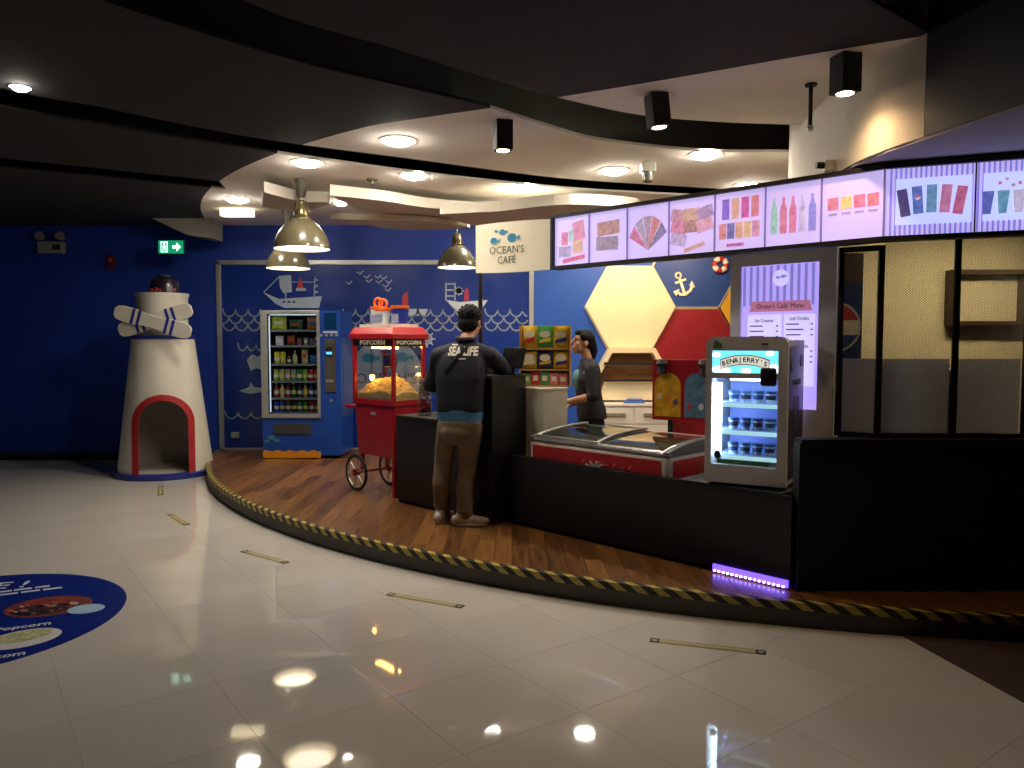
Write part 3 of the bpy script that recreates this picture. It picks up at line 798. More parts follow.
# products inside: cans, bottles, bags, boxes
def can(mat, r=.028, h=.12):
    return MB().lathe([(r * .8, 0), (r, .008), (r, h - .012), (r * .82, h), (.0005, h)], 16)
def bottle(mat, r=.03, h=.18):
    return MB().lathe([(r * .8, 0), (r, .01), (r, h * .62), (r * .5, h * .82), (r * .38, h * .86), (r * .38, h), (.0005, h)], 16)
def bag(w, h, d=.05):
    mb = MB(); nx, nz = 6, 8
    for side in (-1, 1):
        vs = []
        for j in range(nz + 1):
            for i in range(nx + 1):
                u, v = i / nx * 2 - 1, j / nz * 2 - 1
                t = max(0, (1 - u * u)) ** .5 * max(0, (1 - v ** 4)) ** .6
                wob = 1 + .05 * math.sin(9 * v + 3 * u)
                vs.append((u * w / 2 * (1 - .04 * (1 - v * v)), side * (d / 2 * t * wob + .001), (v + 1) / 2 * h))
        fs = [(j * (nx + 1) + i, j * (nx + 1) + i + 1, (j + 1) * (nx + 1) + i + 1, (j + 1) * (nx + 1) + i) for j in range(nz) for i in range(nx)]
        mb.add(vs, fs)
    return mb
base = Vector((-2.58, 9.42, PZ))
ORD = ['first', 'second', 'third', 'fourth', 'fifth', 'sixth', 'seventh', 'eighth']
rowname = ['top', 'second', 'third', 'fourth', 'fifth', 'bottom']
rows = [
 [('bag', 'b8c23a', 'yellow-green', 277, .19, .17), ('bag', '1f5a3c', 'dark green', 294, .17, .13), ('bag', 'c0752a', 'orange', 311, .14, .16)],
 [('box', 'c9c3e0', 'pale lilac', 277.5, .09, .12), ('bag', '8c4a38', 'brown-red', 289, .1, .13), ('box', 'a05a48', 'rust', 297.5, .05, .09), ('box', '7a86a0', 'slate blue', 304, .05, .1), ('box', '5d6f96', 'blue', 309.6, .042, .09), ('box', 'b8c4b0', 'pale green', 314.3, .042, .11)],
 [('can', 'd6c928', 'yellow', 274.5, .033, .15), ('can', 'd8cf3a', 'bright yellow', 280.5, .033, .15), ('can', '5a4a3a', 'brown', 286.5, .02, .1), ('bottle', 'b9bcc0', 'silver', 292.5, .028, .15), ('bag', 'c4c6a4', 'pale cream', 302.5, .08, .19), ('bag', '3f7fc8', 'blue', 312.5, .11, .11)],
 [('can', c, n, 273.3 + 5.85 * i, .032, .145) for i, (c, n) in enumerate([('9fbf4a', 'lime green'), ('c2c8a0', 'cream'), ('b8a890', 'beige'), ('8fa8c8', 'pale blue'), ('3f9a4a', 'green'), ('6fb84a', 'leaf green'), ('c0283a', 'red'), ('d84a5a', 'pink-red')])],
 [('bottle', c, n, 273.3 + 5.85 * i, .029, .165) for i, (c, n) in enumerate([('b8503a', 'orange-red'), ('d8d0b8', 'cream'), ('a83a5a', 'magenta'), ('2f5a4a', 'dark green'), ('2a3f6a', 'navy'), ('d0a84a', 'amber'), ('2f5fb0', 'blue'), ('3a4fb8', 'royal blue')])],
 [('can', c, n, 273.3 + 5.85 * i, .03, .14) for i, (c, n) in enumerate([('2a4fc8', 'blue'), ('3a5fd0', 'bright blue'), ('7a3a4a', 'maroon'), ('2a4a3a', 'dark green'), ('3f8a4a', 'green'), ('2f7a3a', 'deep green'), ('b02a2a', 'red'), ('c04a3a', 'orange-red')])],
]
CATN = {'bag': ('snack_bag', 'snack bag'), 'box': ('snack_box', 'snack box'), 'can': ('drink_can', 'can'), 'bottle': ('drink_bottle', 'bottle')}
for ri, row in enumerate(rows):
    z = vz(shy[ri])
    for k, (kind, colr, cn, x, a, h) in enumerate(row):
        nm, ct = CATN[kind]
        m = M('pack_' + colr, colr, rough=.35, var=.35, scale=22)
        loc = base + Vector((vx(x), .13, z + .001))
        lab = '%s %s on the %s vending machine shelf, %s from the left' % (cn, ct, rowname[ri], ORD[k])
        if kind in ('can', 'bottle'):
            o = thing(nm, lab, ct, loc, 0, '%s shelf of the vending machine' % rowname[ri])
            if kind == 'can':
                can(m, a, h).build('body', m, o, smooth=True)
                MB().lathe([(a * .8, h), (a * .8, h + .003), (.0005, h + .003)], 14).build('lid', m_silver, o)
            else:
                bottle(m, a, h).build('body', m, o, smooth=True)
                MB().lathe([(a * .42, h), (a * .42, h + .016), (.0005, h + .016)], 12).build('cap', M('cap_' + ['white', 'red', 'blue'][k % 3], ['dcdcdc', 'b02020', '2040a0'][k % 3]), o)
            MB().lathe([(a + .0008, h * .28), (a + .0008, h * .55)], 16).build('label_band', M('band_' + ['white', 'yellow'][k % 2], ['d8d8d8', 'd8c860'][k % 2], rough=.4), o)
        elif kind == 'bag':
            o = thing(nm, lab, ct, loc, 0, '%s shelf of the vending machine' % rowname[ri])
            bag(a, h).build('pouch', m, o, smooth=True)
            MB().box(-a * .28, a * .28, -.027, -.024, h * .4, h * .65).build('front_print', M('bag_print_' + str(k % 3), ['e8e0c0', 'd0402a', '2a60c0'][k % 3], var=.4, scale=40), o)
        else:
            o = thing(nm, lab, ct, loc, 0, '%s shelf of the vending machine' % rowname[ri])
            MB().box(-a / 2, a / 2, -.02, .02, 0, h).build('carton', m, o, bevel=.002)
            MB().box(-a * .3, a * .3, -.0215, -.02, h * .3, h * .7).build('front_print', M('bag_print_' + str(k % 3), 'e8e0c0'), o)

# ------------------------------------------------------------------ popcorn cart
RZ = -PI / 4
cart = thing('popcorn_cart', 'red popcorn cart with glass case and two spoked wheels', 'popcorn cart', W(-6.055, 4.38, PZ), RZ)
L2, W2 = .315, .172
ZB, ZG, ZR = .36, .85, 1.47          # body bottom, glass bottom, roof underside (above platform)
mb = MB()
mb.add([(-L2 * .92, -W2 * .92, ZB), (L2, -W2, ZB), (L2, W2, ZB), (-L2 * .92, W2 * .92, ZB), (-L2, -W2, ZG), (L2, -W2, ZG), (L2, W2, ZG), (-L2, W2, ZG)],
       [(0, 3, 2, 1), (4, 5, 6, 7), (0, 1, 5, 4), (1, 2, 6, 5), (2, 3, 7, 6), (3, 0, 4, 7)])
mb.build('body', m_red, cart, bevel=.008)
for sx in (-1, 1):
    for sy in (-1, 1):
        MB().box(sx * L2 - .016, sx * L2 + .016, sy * W2 - .016, sy * W2 + .016, ZG, ZR).build('corner_post', m_red, cart, bevel=.003)
for sy in (-1, 1): MB().box(-L2 + .017, L2 - .017, sy * W2 - .004, sy * W2 + .004, ZG + .05, ZR - .07).build('glass_pane', m_glass, cart)
for sx in (-1, 1): MB().box(sx * L2 - .004, sx * L2 + .004, -W2 + .017, W2 - .017, ZG + .05, ZR - .07).build('glass_pane', m_glass, cart)
for sy in (-1, 1): MB().box(-L2 + .017, L2 - .017, sy * W2 - .012, sy * W2 + .012, ZG, ZG + .05).build('lower_rail', m_red, cart)
for sx in (-1, 1): MB().box(sx * L2 - .012, sx * L2 + .012, -W2 + .017, W2 - .017, ZG, ZG + .05).build('lower_rail', m_red, cart)
m_head = M('header_dark', '2a1a14', rough=.4)
h1 = MB().box(-L2 + .017, L2 - .017, -W2 - .01, -W2 + .01, ZR - .07, ZR).build('header', m_head, cart)
m_headtxt = M('header_text', 'd8cfae', rough=.5, emit=.25)
text('POPCORN', 'header_lettering', m_headtxt, h1, (0, -W2 - .012, ZR - .035), (1, 0, 0), (0, 0, 1), .06, bold=.001, width=.4)
h2 = MB().box(L2 - .01, L2 + .01, -W2 + .017, W2 - .017, ZR - .07, ZR).build('header', m_head, cart)
text('POPCORN', 'header_lettering', m_headtxt, h2, (L2 + .012, 0, ZR - .035), (0, 1, 0), (0, 0, 1), .05, bold=.001, width=.28)
mb = MB(); e = .04
mb.add([(-L2 - e, -W2 - e, ZR), (L2 + e, -W2 - e, ZR), (L2 + e, W2 + e, ZR), (-L2 - e, W2 + e, ZR), (-L2 - e, -W2 - e, ZR + .045), (L2 + e, -W2 - e, ZR + .045), (L2 + e, W2 + e, ZR + .045), (-L2 - e, W2 + e, ZR + .045),
        (-L2, -W2, ZR + .11), (L2, -W2, ZR + .11), (L2, W2, ZR + .11), (-L2, W2, ZR + .11)],
       [(0, 3, 2, 1), (0, 1, 5, 4), (1, 2, 6, 5), (2, 3, 7, 6), (3, 0, 4, 7), (4, 5, 9, 8), (5, 6, 10, 9), (6, 7, 11, 10), (7, 4, 8, 11), (8, 9, 10, 11)])
mb.build('roof', M('roof_red', 'b01820', rough=.35, coat=.3), cart, bevel=.006)
MB().box(-L2 - .24, -L2 - .005, -W2 * .8, W2 * .8, ZG - .06, ZG - .03).build('side_shelf', m_red, cart, bevel=.005)
MB().box(-.05, .03, -W2 - .004, -W2 + .02, ZG - .1, ZG - .07).build('name_plate', m_alu, cart)
for sy in (-1, 1): MB().box(-L2 * .8, -L2 * .8 + .03, sy * (W2 * .85) - .015, sy * (W2 * .85) + .015, .18, ZB).build('leg', m_red, cart)
for sy in (-1, 1): MB().box(L2 - .035, L2, sy * W2 - .0175 - .0175 * sy, sy * W2 + .0175 - .0175 * sy, 0.0, ZB).build('leg', m_red, cart)
axle = MB().tube([(-.245, -W2 - .05, .18), (-.245, W2 + .02, .18)], .012, 10).build('axle', m_dred, cart)
def wheel(y):
    wl = MB(); ring = [(.175 * math.cos(i * PI / 16) - .245, y, .18 + .175 * math.sin(i * PI / 16)) for i in range(32)]
    o = MB().tube([( -.245 + .166 * math.cos(i * PI / 16), y, .18 + .166 * math.sin(i * PI / 16)) for i in range(32)], .014, 8, True).build('wheel', m_rubber, cart, smooth=True)
    MB().tube([(-.245 + .148 * math.cos(i * PI / 16), y, .18 + .148 * math.sin(i * PI / 16)) for i in range(32)], .008, 8, True).build('rim', m_alu, o, smooth=True)
    for i in range(6):
        a = i * PI / 3 + .3; MB().tube([(-.245 + .02 * math.cos(a), y, .18 + .02 * math.sin(a)), (-.245 + .148 * math.cos(a), y, .18 + .148 * math.sin(a))], [.011, .007], 8).build('spoke', m_alu, o)
    MB().lathe([(.035, -.02), (.035, .02)], 16, (-.245, y, .18), Matrix.Rotation(PI / 2, 4, 'X')).build('hub', m_dred, o)
wheel(-W2 - .04); wheel(W2 + .01)
MB().lathe([(.035, 0), (.075, .02), (.08, .12), (.0005, .125)], 20, (-.02, .03, ZR - .28)).build('kettle', m_chrome, cart, smooth=True)
MB().tube([(-.02, .03, ZR - .16), (-.02, .03, ZR - .07)], .008, 8).build('kettle_rod', m_chrome, cart)
m_cbulb = M('cart_bulb', 'ffb45a', emit=55, var=0)
MB().box(-.05, .28, -.155, -.09, ZR - .09, ZR - .075).build('warming_lamp', m_cbulb, cart)
MB().ell((-.12, -.11, ZG + .25), (.018, .018, .03)).build('warming_lamp', m_cbulb, cart)
MB().tube([(-.12, -.11, ZG + .278), (-.12, -.11, ZR - .07)], .005, 6).build('lamp_rod', m_chrome, cart)
# popcorn heap
mb = MB(); rnd = random.Random(3)
def heap(x, y): return ZG + .075 + .17 * max(0, 1 - (x / L2) ** 4) * max(0, 1 - (y / W2) ** 2) + .012 * math.sin(13 * x)
for k in range(2200):
    x = rnd.uniform(-L2 + .03, L2 - .03); y = rnd.uniform(-W2 + .025, W2 - .025)
    if rnd.random() < .45:
        if rnd.random() < .5: y = -W2 + .025
        else: x = L2 - .03
        z = rnd.uniform(ZG + .03, heap(x, y))
    else: z = heap(x, y) - rnd.uniform(0, .03)
    mb.ell((x, y, z), rnd.uniform(.011, .02), n=6, k=4)
o = mb.build('popcorn', M('popcorn', 'f0d488', rough=.8, var=.3, scale=60), None, smooth=True)
o.location = W(-6.055, 4.38, PZ); o.rotation_euler = (0, 0, RZ)
tag(o, 'golden popcorn heaped inside the glass case of the red cart', 'popcorn', kind='stuff')
# on the roof: a tray with two white boxes and a blue bucket
rz = ZR + .11
tray = thing('white_tray', 'flat white tray on top of the red popcorn cart', 'tray', W(-6.06, 4.38, PZ + rz), RZ)
MB().box(-.24, .26, -.16, .16, 0, .012).build('base', m_white, tray)
for bx in ((-.24, .26, -.16, -.15), (-.24, .26, .15, .16), (-.24, -.23, -.15, .15), (.25, .26, -.15, .15)): MB().box(*bx, .012, .03).build('rim', m_white, tray)
m_or = M('orange_plastic', 'e0641a', rough=.4)
def bucket(s, q, mat, lab, h=.17, r=.075, ring=True):
    o = thing('popcorn_bucket', lab, 'bucket', W(s, q, PZ + rz + .0125), RZ + .3, 'novelty buckets on the popcorn cart')
    MB().lathe([(r * .75, 0), (r, h), (r * .94, h), (r * .7, .006), (.0005, .006)], 20).build('cup', mat, o, smooth=True)
    MB().lathe([(r * 1.02, h - .01), (r * 1.06, h), (r * 1.02, h + .02), (.0005, h + .022)], 20).build('lid', m_or, o, smooth=True)
    if ring: MB().tube([(.045 * math.cos(i * PI / 10), 0, h + .055 + .045 * math.sin(i * PI / 10)) for i in range(20)], .013, 8, True).build('handle_ring', m_or, o, smooth=True)
    MB().box(-.035, .035, -r - .006, -r + .012, .03, .11).build('front_print', M('bucket_print', '8c90a8', var=.4, scale=50), o)
bucket(-6.2, 4.37, M('bucket_white', 'dcdad2', rough=.45), 'white bucket with orange ring handle, left on the popcorn cart roof')
bucket(-6.05, 4.32, MATS['bucket_white'], 'white bucket with orange ring handle, middle of the popcorn cart roof', .15, .07)
bucket(-5.89, 4.4, M('bucket_blue', '24379a', rough=.4), 'blue bucket with orange rim, right on the popcorn cart roof', .17, .085, False)

# ------------------------------------------------------------------ counters
ct = thing('counter', 'low matte black counter end beside the popcorn cart', 'counter', W(-5.32, 4.35, PZ), RZ)
MB().box(-.28, .29, -.22, .3, .03, .76).build('body', m_black2, ct, bevel=.003)
MB().box(-.28, .29, -.225, .3, .76, .79).build('top', m_black, ct, bevel=.003)
MB().box(-.28, .29, -.2, .3, 0, .03).build('plinth', m_black, ct)
ct = thing('counter', 'tall black cash counter in front of the standing man', 'counter', W(-4.69, 4.35, PZ), RZ)
MB().box(-.34, .34, -.22, .16, .03, 1.15).build('body', m_black2, ct, bevel=.003)
MB().box(-.34, .34, -.225, .16, 1.15, 1.18).build('top', m_black, ct, bevel=.003)
MB().box(-.34, .34, -.2, .16, 0, .03).build('plinth', m_black, ct)
ct = thing('counter', 'low black counter front running below the chest freezer and mini fridge', 'counter', W(-3.2, 4.5, PZ), RZ)
MB().box(-1.12, 1.22, -.22, -.19, .03, .55).build('front_panel', m_black2, ct, bevel=.003)
MB().box(-1.12, .47, -.19, -.175, 0, .55).build('backing', m_black, ct)
MB().box(.47, 1.14, -.19, .45, .03, .54).build('cabinet_body', m_black2, ct)
MB().box(.45, 1.15, -.23, .45, .54, .56).build('top', m_black, ct, bevel=.003)
m_led_refl = M('purple_led', 'b8a0ff', emit=11, var=0)
m_ledg = M('purple_led_diffuser', '6d4cff', emit=2.4, var=0)
MB().box(.72, 1.21, -.236, -.222, .012, .055).build('led_diffuser', m_ledg, ct)  # violet glow of the strip on the panel, built as an emissive band
for i in range(16):
    x = .73 + i * .03
    MB().box(x, x + .012, -.244, -.236, .012, .022).build('led', m_led_refl, ct)  # emissive dots stand for the strip's reflection in the glossy planks
wcb = thing('side_cabinet', 'pale grey cabinet end standing between the cash counter and freezer', 'cabinet', W(-4.4, 4.62, PZ), RZ)
m_pale = M('pale_grey_laminate', 'c2bdae', rough=.5, var=.03)
MB().box(-.2, .23, -.09, .2, 0, 1.05).build('body', m_pale, wcb, bevel=.003)
MB().box(-.2, .235, -.09, .2, 1.05, 1.07).build('top', m_pale, wcb, bevel=.003)
# black wall below the mesh
bw = struct('wall_counter', MB().box(1.655, XR - .02, 4.40, 4.5, PZ, 1.01), m_black, bevel=.003)
MB().box(1.66, XR - .02, 4.385, 4.5, 1.01, 1.03).build('ledge', m_black, bw)

# POS monitor, printer and paper on cash counter
o = thing('register_screen', 'small dark till screen on the cash counter beside the snack rack', 'till', W(-4.41, 4.42, PZ + 1.18), RZ + .1)
MB().box(-.06, .06, -.05, .05, 0, .012).build('stand', m_black, o)
MB().box(-.012, .012, .0, .015, .012, .12).build('neck', m_black, o)
R_ = Matrix.Translation(Vector((0, 0, .12))) @ Matrix.Rotation(-.3, 4, 'X')
MB().box(-.11, .11, -.012, .012, -.07, .1, mat=R_).build('screen', M('till_black', '141416', rough=.25), o, bevel=.004)
o = thing('receipt_printer', 'small receipt printer with white paper sticking out, on the cash counter', 'printer', W(-4.62, 4.42, PZ + 1.18), RZ)
MB().box(-.07, .07, -.08, .08, 0, .12).build('body', M('printer_grey', '3a3a3c', rough=.5), o, bevel=.01)
mb = MB(); n = 8
vs = []
for i in range(n + 1):
    t = i / n
    for xx in (-.04, .04): vs.append((xx + .02 * t, -.02 - .05 * t * t, .12 + .13 * t - .03 * t * t))
mb.add(vs, [(2 * i, 2 * i + 1, 2 * i + 3, 2 * i + 2) for i in range(n)])
mb.build('paper', M('receipt_paper', 'e6e2d4', rough=.7), o, smooth=True)
o = MB().tube([W(-4.73, 4.36, PZ + 1.18), W(-4.73, 4.36, 2.2)], .018, 12).build('sign_pole', m_black)
tag(o, 'black pole rising from the cash counter to the hanging cafe sign', 'pole')
# sweets jars on the low counter
def jar(s, q, z, h, r, colr, lab):
    o = thing('sweet_jar', lab, 'jar', W(s, q, z), RZ, 'clear jars on the low counter')
    MB().lathe([(r * .9, 0), (r, .01), (r, h - .02), (r * .9, h), (r * .86, h), (r * .96, h - .02), (r * .96, .012), (.0005, .008)], 20).build('glass', glass('jar_glass', 'f0f4f4', .15), o, smooth=True)
    MB().lathe([(r * .93, h), (r * .93, h + .02), (.0005, h + .022)], 20).build('lid', m_silver, o)
    mb = MB(); rn = random.Random(int(r * 1e4) + len(lab))
    for k in range(60):
        a = rn.uniform(0, 2 * PI); d = rn.uniform(.3, .8) * r; mb.ell((d * math.cos(a), d * math.sin(a), rn.uniform(.03, h * .75)), rn.uniform(.012, .018), n=6, k=4)
    mb.build('sweets', M('sweets_' + colr, colr, var=.6, scale=30, rough=.4), o)
jar(-5.4, 4.3, PZ + .79, .15, .06, 'c8402a', 'clear jar of red sweets, lower one beside the man')
jar(-5.4, 4.3, PZ + .79 + .173, .13, .055, 'e0c8a8', 'clear jar of pale sweets stacked on the jar of red sweets')
jar(-5.3, 4.44, PZ + .79, .2, .05, 'd89a6a', 'tall clear jar of orange sweets behind the stacked jars')

# ------------------------------------------------------------------ chest freezer
fz = thing('chest_freezer', 'white and red chest freezer with sliding glass lids', 'freezer', W(-3.49, 4.65, PZ), RZ)
FL, FD, FH = .64, .33, .74
m_fw = M('freezer_white', 'cdc9c0', rough=.4)
MB().box(-FL, FL, -FD, FD, .05, FH - .06).build('body', m_fw, fz, bevel=.03, seg=4)
MB().box(-FL + .05, FL - .05, -FD + .03, FD - .03, 0, .05).build('plinth', m_black, fz)
m_fred = M('freezer_red', 'b4101e', rough=.35)
fp = MB().box(-FL + .04, FL - .06, -FD - .004, -FD, .2, FH - .09).build('front_print', m_fred, fz, bevel=.012)
MB().box(FL, FL + .004, -FD + .05, FD - .05, .2, FH - .09).build('side_print', m_fred, fz, bevel=.012)
# white swirl shapes on the front print
mb = MB()
for (x, z, r) in ((.3, FH - .26, .05), (.36, FH - .29, .035)): mb.xz([(x + r * math.cos(i * PI / 8), z + r * .8 * math.sin(i * PI / 8)) for i in range(16)], -FD - .008, -FD - .004)
mb.build('ice_cream_print', M('print_white', 'd8d2c8'), fp)
mb = MB()
for k in range(9):
    a = k * 2 * PI / 9; mb.ribbon([(.02, FH - .2), (.02 + .09 * math.cos(a), FH - .2 + .05 * math.sin(a))], .014, -FD - .008, -FD - .004)
mb.build('splash_print', MATS['print_white'], fp)
mb = MB()
for (x, z, r) in ((0, FH - .2, .06), (.05, FH - .22, .05), (-.05, FH - .21, .04)): mb.xz([(x + r * math.cos(i * PI / 8), z + r * .6 * math.sin(i * PI / 8)) for i in range(16)], -FD - .007, -FD - .004)
mb.build('chocolate_print', M('print_choc', '2a1410'), fp)
mb = MB()
for k in range(7): mb.ribbon([(-.1 + .07 * k, FH - .17 - .01 * (k % 3)), (-.08 + .07 * k, FH - .15 - .02 * (k % 2))], .008, -FD - .008, -FD - .004)
mb.build('sparkle_print', M('print_pink', 'd87a84'), fp)
# curved top rim and sliding glass
for sy in (-1, 1): MB().box(-FL, FL, sy * (FD - .03) - .03, sy * (FD - .03) + .03, FH - .06, FH - .03 + (.05 if sy > 0 else 0)).build('top_rail', m_silver if sy < 0 else m_fw, fz, bevel=.01)
m_frub = M('freezer_trim_grey', '55585a', rough=.4)
for sx in (-1, 1):
    mb = MB(); prof = []
    for i in range(9):
        t = i / 8; prof.append((-FD + 2 * FD * t, FH - .03 + .055 * t ** .6 + .012 * math.sin(PI * t)))
    pts = [(sx * FL - sx * .05, -FD, FH - .06)] + [(sx * FL - sx * .05, y, z) for y, z in prof] + [(sx * FL - sx * .05, FD, FH - .06)]
    mb.prism(pts, (sx * .05, 0, 0)); mb.build('end_cap', m_frub, fz, bevel=.004)
def lid(x0, x1, dz, nm):
    mb = MB(); vs = []
    for i in range(9):
        t = i / 8; y = -FD + .02 + (2 * FD - .04) * t; z = FH - .028 + .055 * t ** .6 + .012 * math.sin(PI * t) + dz
        vs += [(x0, y, z), (x1, y, z)]
    mb.add(vs, [(2 * i, 2 * i + 1, 2 * i + 3, 2 * i + 2) for i in range(8)])
    o = mb.build(nm, m_freezer_glass, fz, smooth=True)
    for xx in (x0, x1):
        MB().tube([Vector((xx, v[1], v[2])) for v in vs[::2]], .01, 8).build('lid_frame', m_silver, o, smooth=True)
    MB().tube([vs[0], vs[1]], .012, 8).build('lid_handle', m_silver, o)
lid(-FL + .06, .02, .006, 'glass_lid'); lid(-.02, FL - .06, -.008, 'glass_lid')
MB().box(-FL + .05, FL - .05, -FD + .03, FD - .03, FH - .058, FH - .054).build('interior', M('freezer_inside', '5a5a55', rough=.6, var=.5, scale=14), fz)
# red promo board standing behind freezer
pb = thing('promo_board', 'red promotional board with yellow and blue arches behind the freezer', 'sign board', W(-3.14, 5.11, .98), RZ + .25)
zb = 0.0
MB().box(-.34, .36, -.012, .012, 0, .47).build('board', M('promo_red', 'ad1626', rough=.4), pb, bevel=.004)
def archp(name, x, w, h, mat, e=.004):
    pts = [(x - w, .03), (x + w, .03), (x + w, h - w)] + [(x + w * math.cos(i * PI / 10), h - w + w * math.sin(i * PI / 10)) for i in range(1, 10)] + [(x - w, h - w)]
    return MB().xz(pts, -.012 - e, -.012).build(name, mat, pb)
archp('yellow_arch_print', -.215, .105, .37, M('promo_yellow', 'd8a41c', var=.3, scale=25))
archp('blue_arch_print', .01, .09, .37, M('promo_blue', '5a7f9c', var=.45, scale=25))
archp('green_arch_print', .2, .07, .34, M('promo_green', '7f9a6a', var=.45, scale=25))
for x, c in ((-.28, 'd8c8a0'), (-.15, '7a4a8a'), (-.04, 'c04a4a'), (.2, '3f7fb0'), (-.21, 'e07a2a'), (.05, 'd8d0d8'), (.27, 'c8b040')):
    MB().xz([(x + .02 * math.cos(i * PI / 6), .1 + abs(x) * .3 + .025 * math.sin(i * PI / 6)) for i in range(12)], -.019, -.016).build('spot_print', M('spot_' + c, c), pb)
for x in (-.26, .07): MB().lathe([(.04, .36), (.03, .41), (.05, .44), (.03, .47), (.0005, .475)], 14, (x, -.02, 0)).build('knob_topper', M('topper_dark', '241c24'), pb, smooth=True)
for x in (-.2, .22): MB().box(x - .02, x + .02, .012, .03, -.84, .3).build('support_post', m_black, pb)

# ------------------------------------------------------------------ mini display fridge
FR = math.radians(-31)
mf = thing('display_fridge', 'small white glass-door ice cream fridge with lit blue interior', 'fridge', (1.415, 4.66, PZ + .56), FR)
w2, fh, fd = .245, .92, .5
m_fr = M('fridge_grey_white', 'cfd0d6', rough=.4)
m_frs = M('fridge_side_blue', '141a3c', rough=.35, var=.3, scale=8)
wx0, wx1, wz0, wz1 = -.205, .19, .13, .665
hz0, hz1 = .70, .835
mb = MB()
mb.box(-w2, wx0, .0, .08, .02, hz1); mb.box(wx1, w2, 0, .08, .02, hz1)
mb.box(wx0, wx1, 0, .08, .02, wz0); mb.box(wx0, wx1, 0, .08, wz1, hz0); mb.xz([(-w2, hz1), (w2, hz1)] + [(w2 - .05 + .05 * math.cos(i * PI / 12), fh - .05 + .05 * math.sin(i * PI / 12)) for i in range(7)] + [(-w2 + .05 - .05 * math.sin(i * PI / 12), fh - .05 + .05 * math.cos(i * PI / 12)) for i in range(7)], 0, .08)
mb.build('door_frame', m_fr, mf)
mb = MB(); mb.box(-w2, w2, fd - .03, fd, .02, fh - .02); mb.box(-w2, -w2 + .03, .08, fd - .03, .02, fh - .02); mb.box(w2 - .03, w2, .08, fd - .03, .02, fh - .02)
mb.box(-w2 + .03, w2 - .03, .08, fd - .03, .02, .1); mb.box(-w2 + .03, w2 - .03, .08, fd - .03, wz1 + .03, fh - .02)
mb.build('cabinet', m_fr, mf, bevel=.006)
sp = MB().box(w2, w2 + .003, .05, fd - .02, .06, fh - .06).build('side_print', m_frs, mf)
m_fp = M('fridge_print_pale', '5f6f9c', rough=.5)
text('BEN & JERRY\'S', 'side_lettering', m_fp, sp, (w2 + .005, .26, .64), (0, 1, 0), (0, 0, 1), .05, width=.22)
for (y, z, r) in ((.12, .75, .05), (.4, .77, .05), (.18, .2, .045), (.4, .22, .045)):
    MB().prism([(w2 + .003, y + r * math.cos(i * PI / 8), z + r * .8 * math.sin(i * PI / 8)) for i in range(16)], (.003, 0, 0)).build('cloud_print', m_fp, sp)
MB().box(w2 + .003, w2 + .006, .19, .34, .34, .55).build('poster_print', m_fp, sp)
MB().lathe([(.02, 0), (.025, .02)], 10, (-.2, .06, 0)).build('foot', m_black, mf); MB().lathe([(.02, 0), (.025, .02)], 10, (.2, .06, 0)).build('foot', m_black, mf)
MB().lathe([(.02, 0), (.025, .02)], 10, (-.2, .44, 0)).build('foot', m_black, mf); MB().lathe([(.02, 0), (.025, .02)], 10, (.2, .44, 0)).build('foot', m_black, mf)
m_hd = M('fridge_header_lit', '63cbe0', emit=1.7, var=.12, scale=12)
hd = MB().box(wx0, wx1, .006, .05, hz0, hz1).build('header_panel', m_hd, mf)
mhw = M('header_white_lit', 'ffffff', emit=2, var=0)
for (x, z, r) in ((-.17, .72, .035), (-.12, .71, .03), (.12, .715, .035), (.165, .73, .04), (0, .712, .03), (-.18, .81, .025), (.14, .82, .025)):
    MB().xz([(x + r * math.cos(i * PI / 8), z + r * .6 * math.sin(i * PI / 8)) for i in range(16)], .002, .006).build('cloud_print', mhw, hd)
# arched white nameplate with red rim and dark lettering
def arcplate(x0, x1, zc, rise, th, ya, yb, name, mat):
    n = 12; t_ = []; b_2 = []
    for i in range(n + 1):
        t = i / n; x = x0 + (x1 - x0) * t; z = zc + rise * (1 - (2 * t - 1) ** 2)
        t_.append((x, z + th / 2)); b_2.append((x, z - th / 2))
    return MB().xz(b_2 + t_[::-1], ya, yb).build(name, mat, hd)
arcplate(-.155, .14, .75, .03, .062, -.001, .002, 'nameplate_rim', M('header_red', 'a03028', emit=.4, var=0))
arcplate(-.15, .135, .75, .03, .05, -.003, -.001, 'nameplate', M('header_plate', 'e8e8d8', emit=.8, var=0))
m_hink = M('header_ink', '181818')
word = "BEN&JERRY'S"
for i, chh in enumerate(word):
    t = (i + .5) / len(word); x = -.145 + .275 * t; z = .75 + .03 * (1 - (2 * t - 1) ** 2)
    sl = -.03 * 4 * (2 * t - 1) / .29 * 1.0
    text(chh, 'nameplate_lettering', m_hink, hd, (x, -.005, z), (1, 0, sl * .5), (-sl * .5, 0, 1), .04, bold=.001)
MB().box(wx0, wx1, .03, .036, wz0, wz1).build('door_glass', m_glass, mf)
MB().box(wx0 + .01, wx1 - .01, .4, .41, wz0, wz1).build('back_liner', M('fridge_liner', 'a8b8ff', rough=.5), mf)
m_ft = M('fridge_tube', 'cfeaff', emit=22, var=0)
MB().box(wx0 + .012, wx0 + .045, .05, .075, wz0 + .05, wz1 - .03).build('light_tube', m_ft, mf, bevel=.005)
MB().box(wx0 + .1, wx1 - .1, .05, .075, wz1 - .014, wz1 - .002).build('light_tube', m_ft, mf)
m_fsh = M('fridge_shelf', 'c8d8ff', rough=.3)
shz = [.19, .345, .515]
for z in shz:
    s_ = MB().box(wx0 + .015, wx1 - .012, .06, .4, z - .008, z).build('shelf', m_fsh, mf)
    MB().box(wx0 + .05, wx1 - .012, .05, .056, z - .03, z - .006).build('price_strip', M('strip_teal', 'c8f4ff', rough=.4, emit=.9), s_)
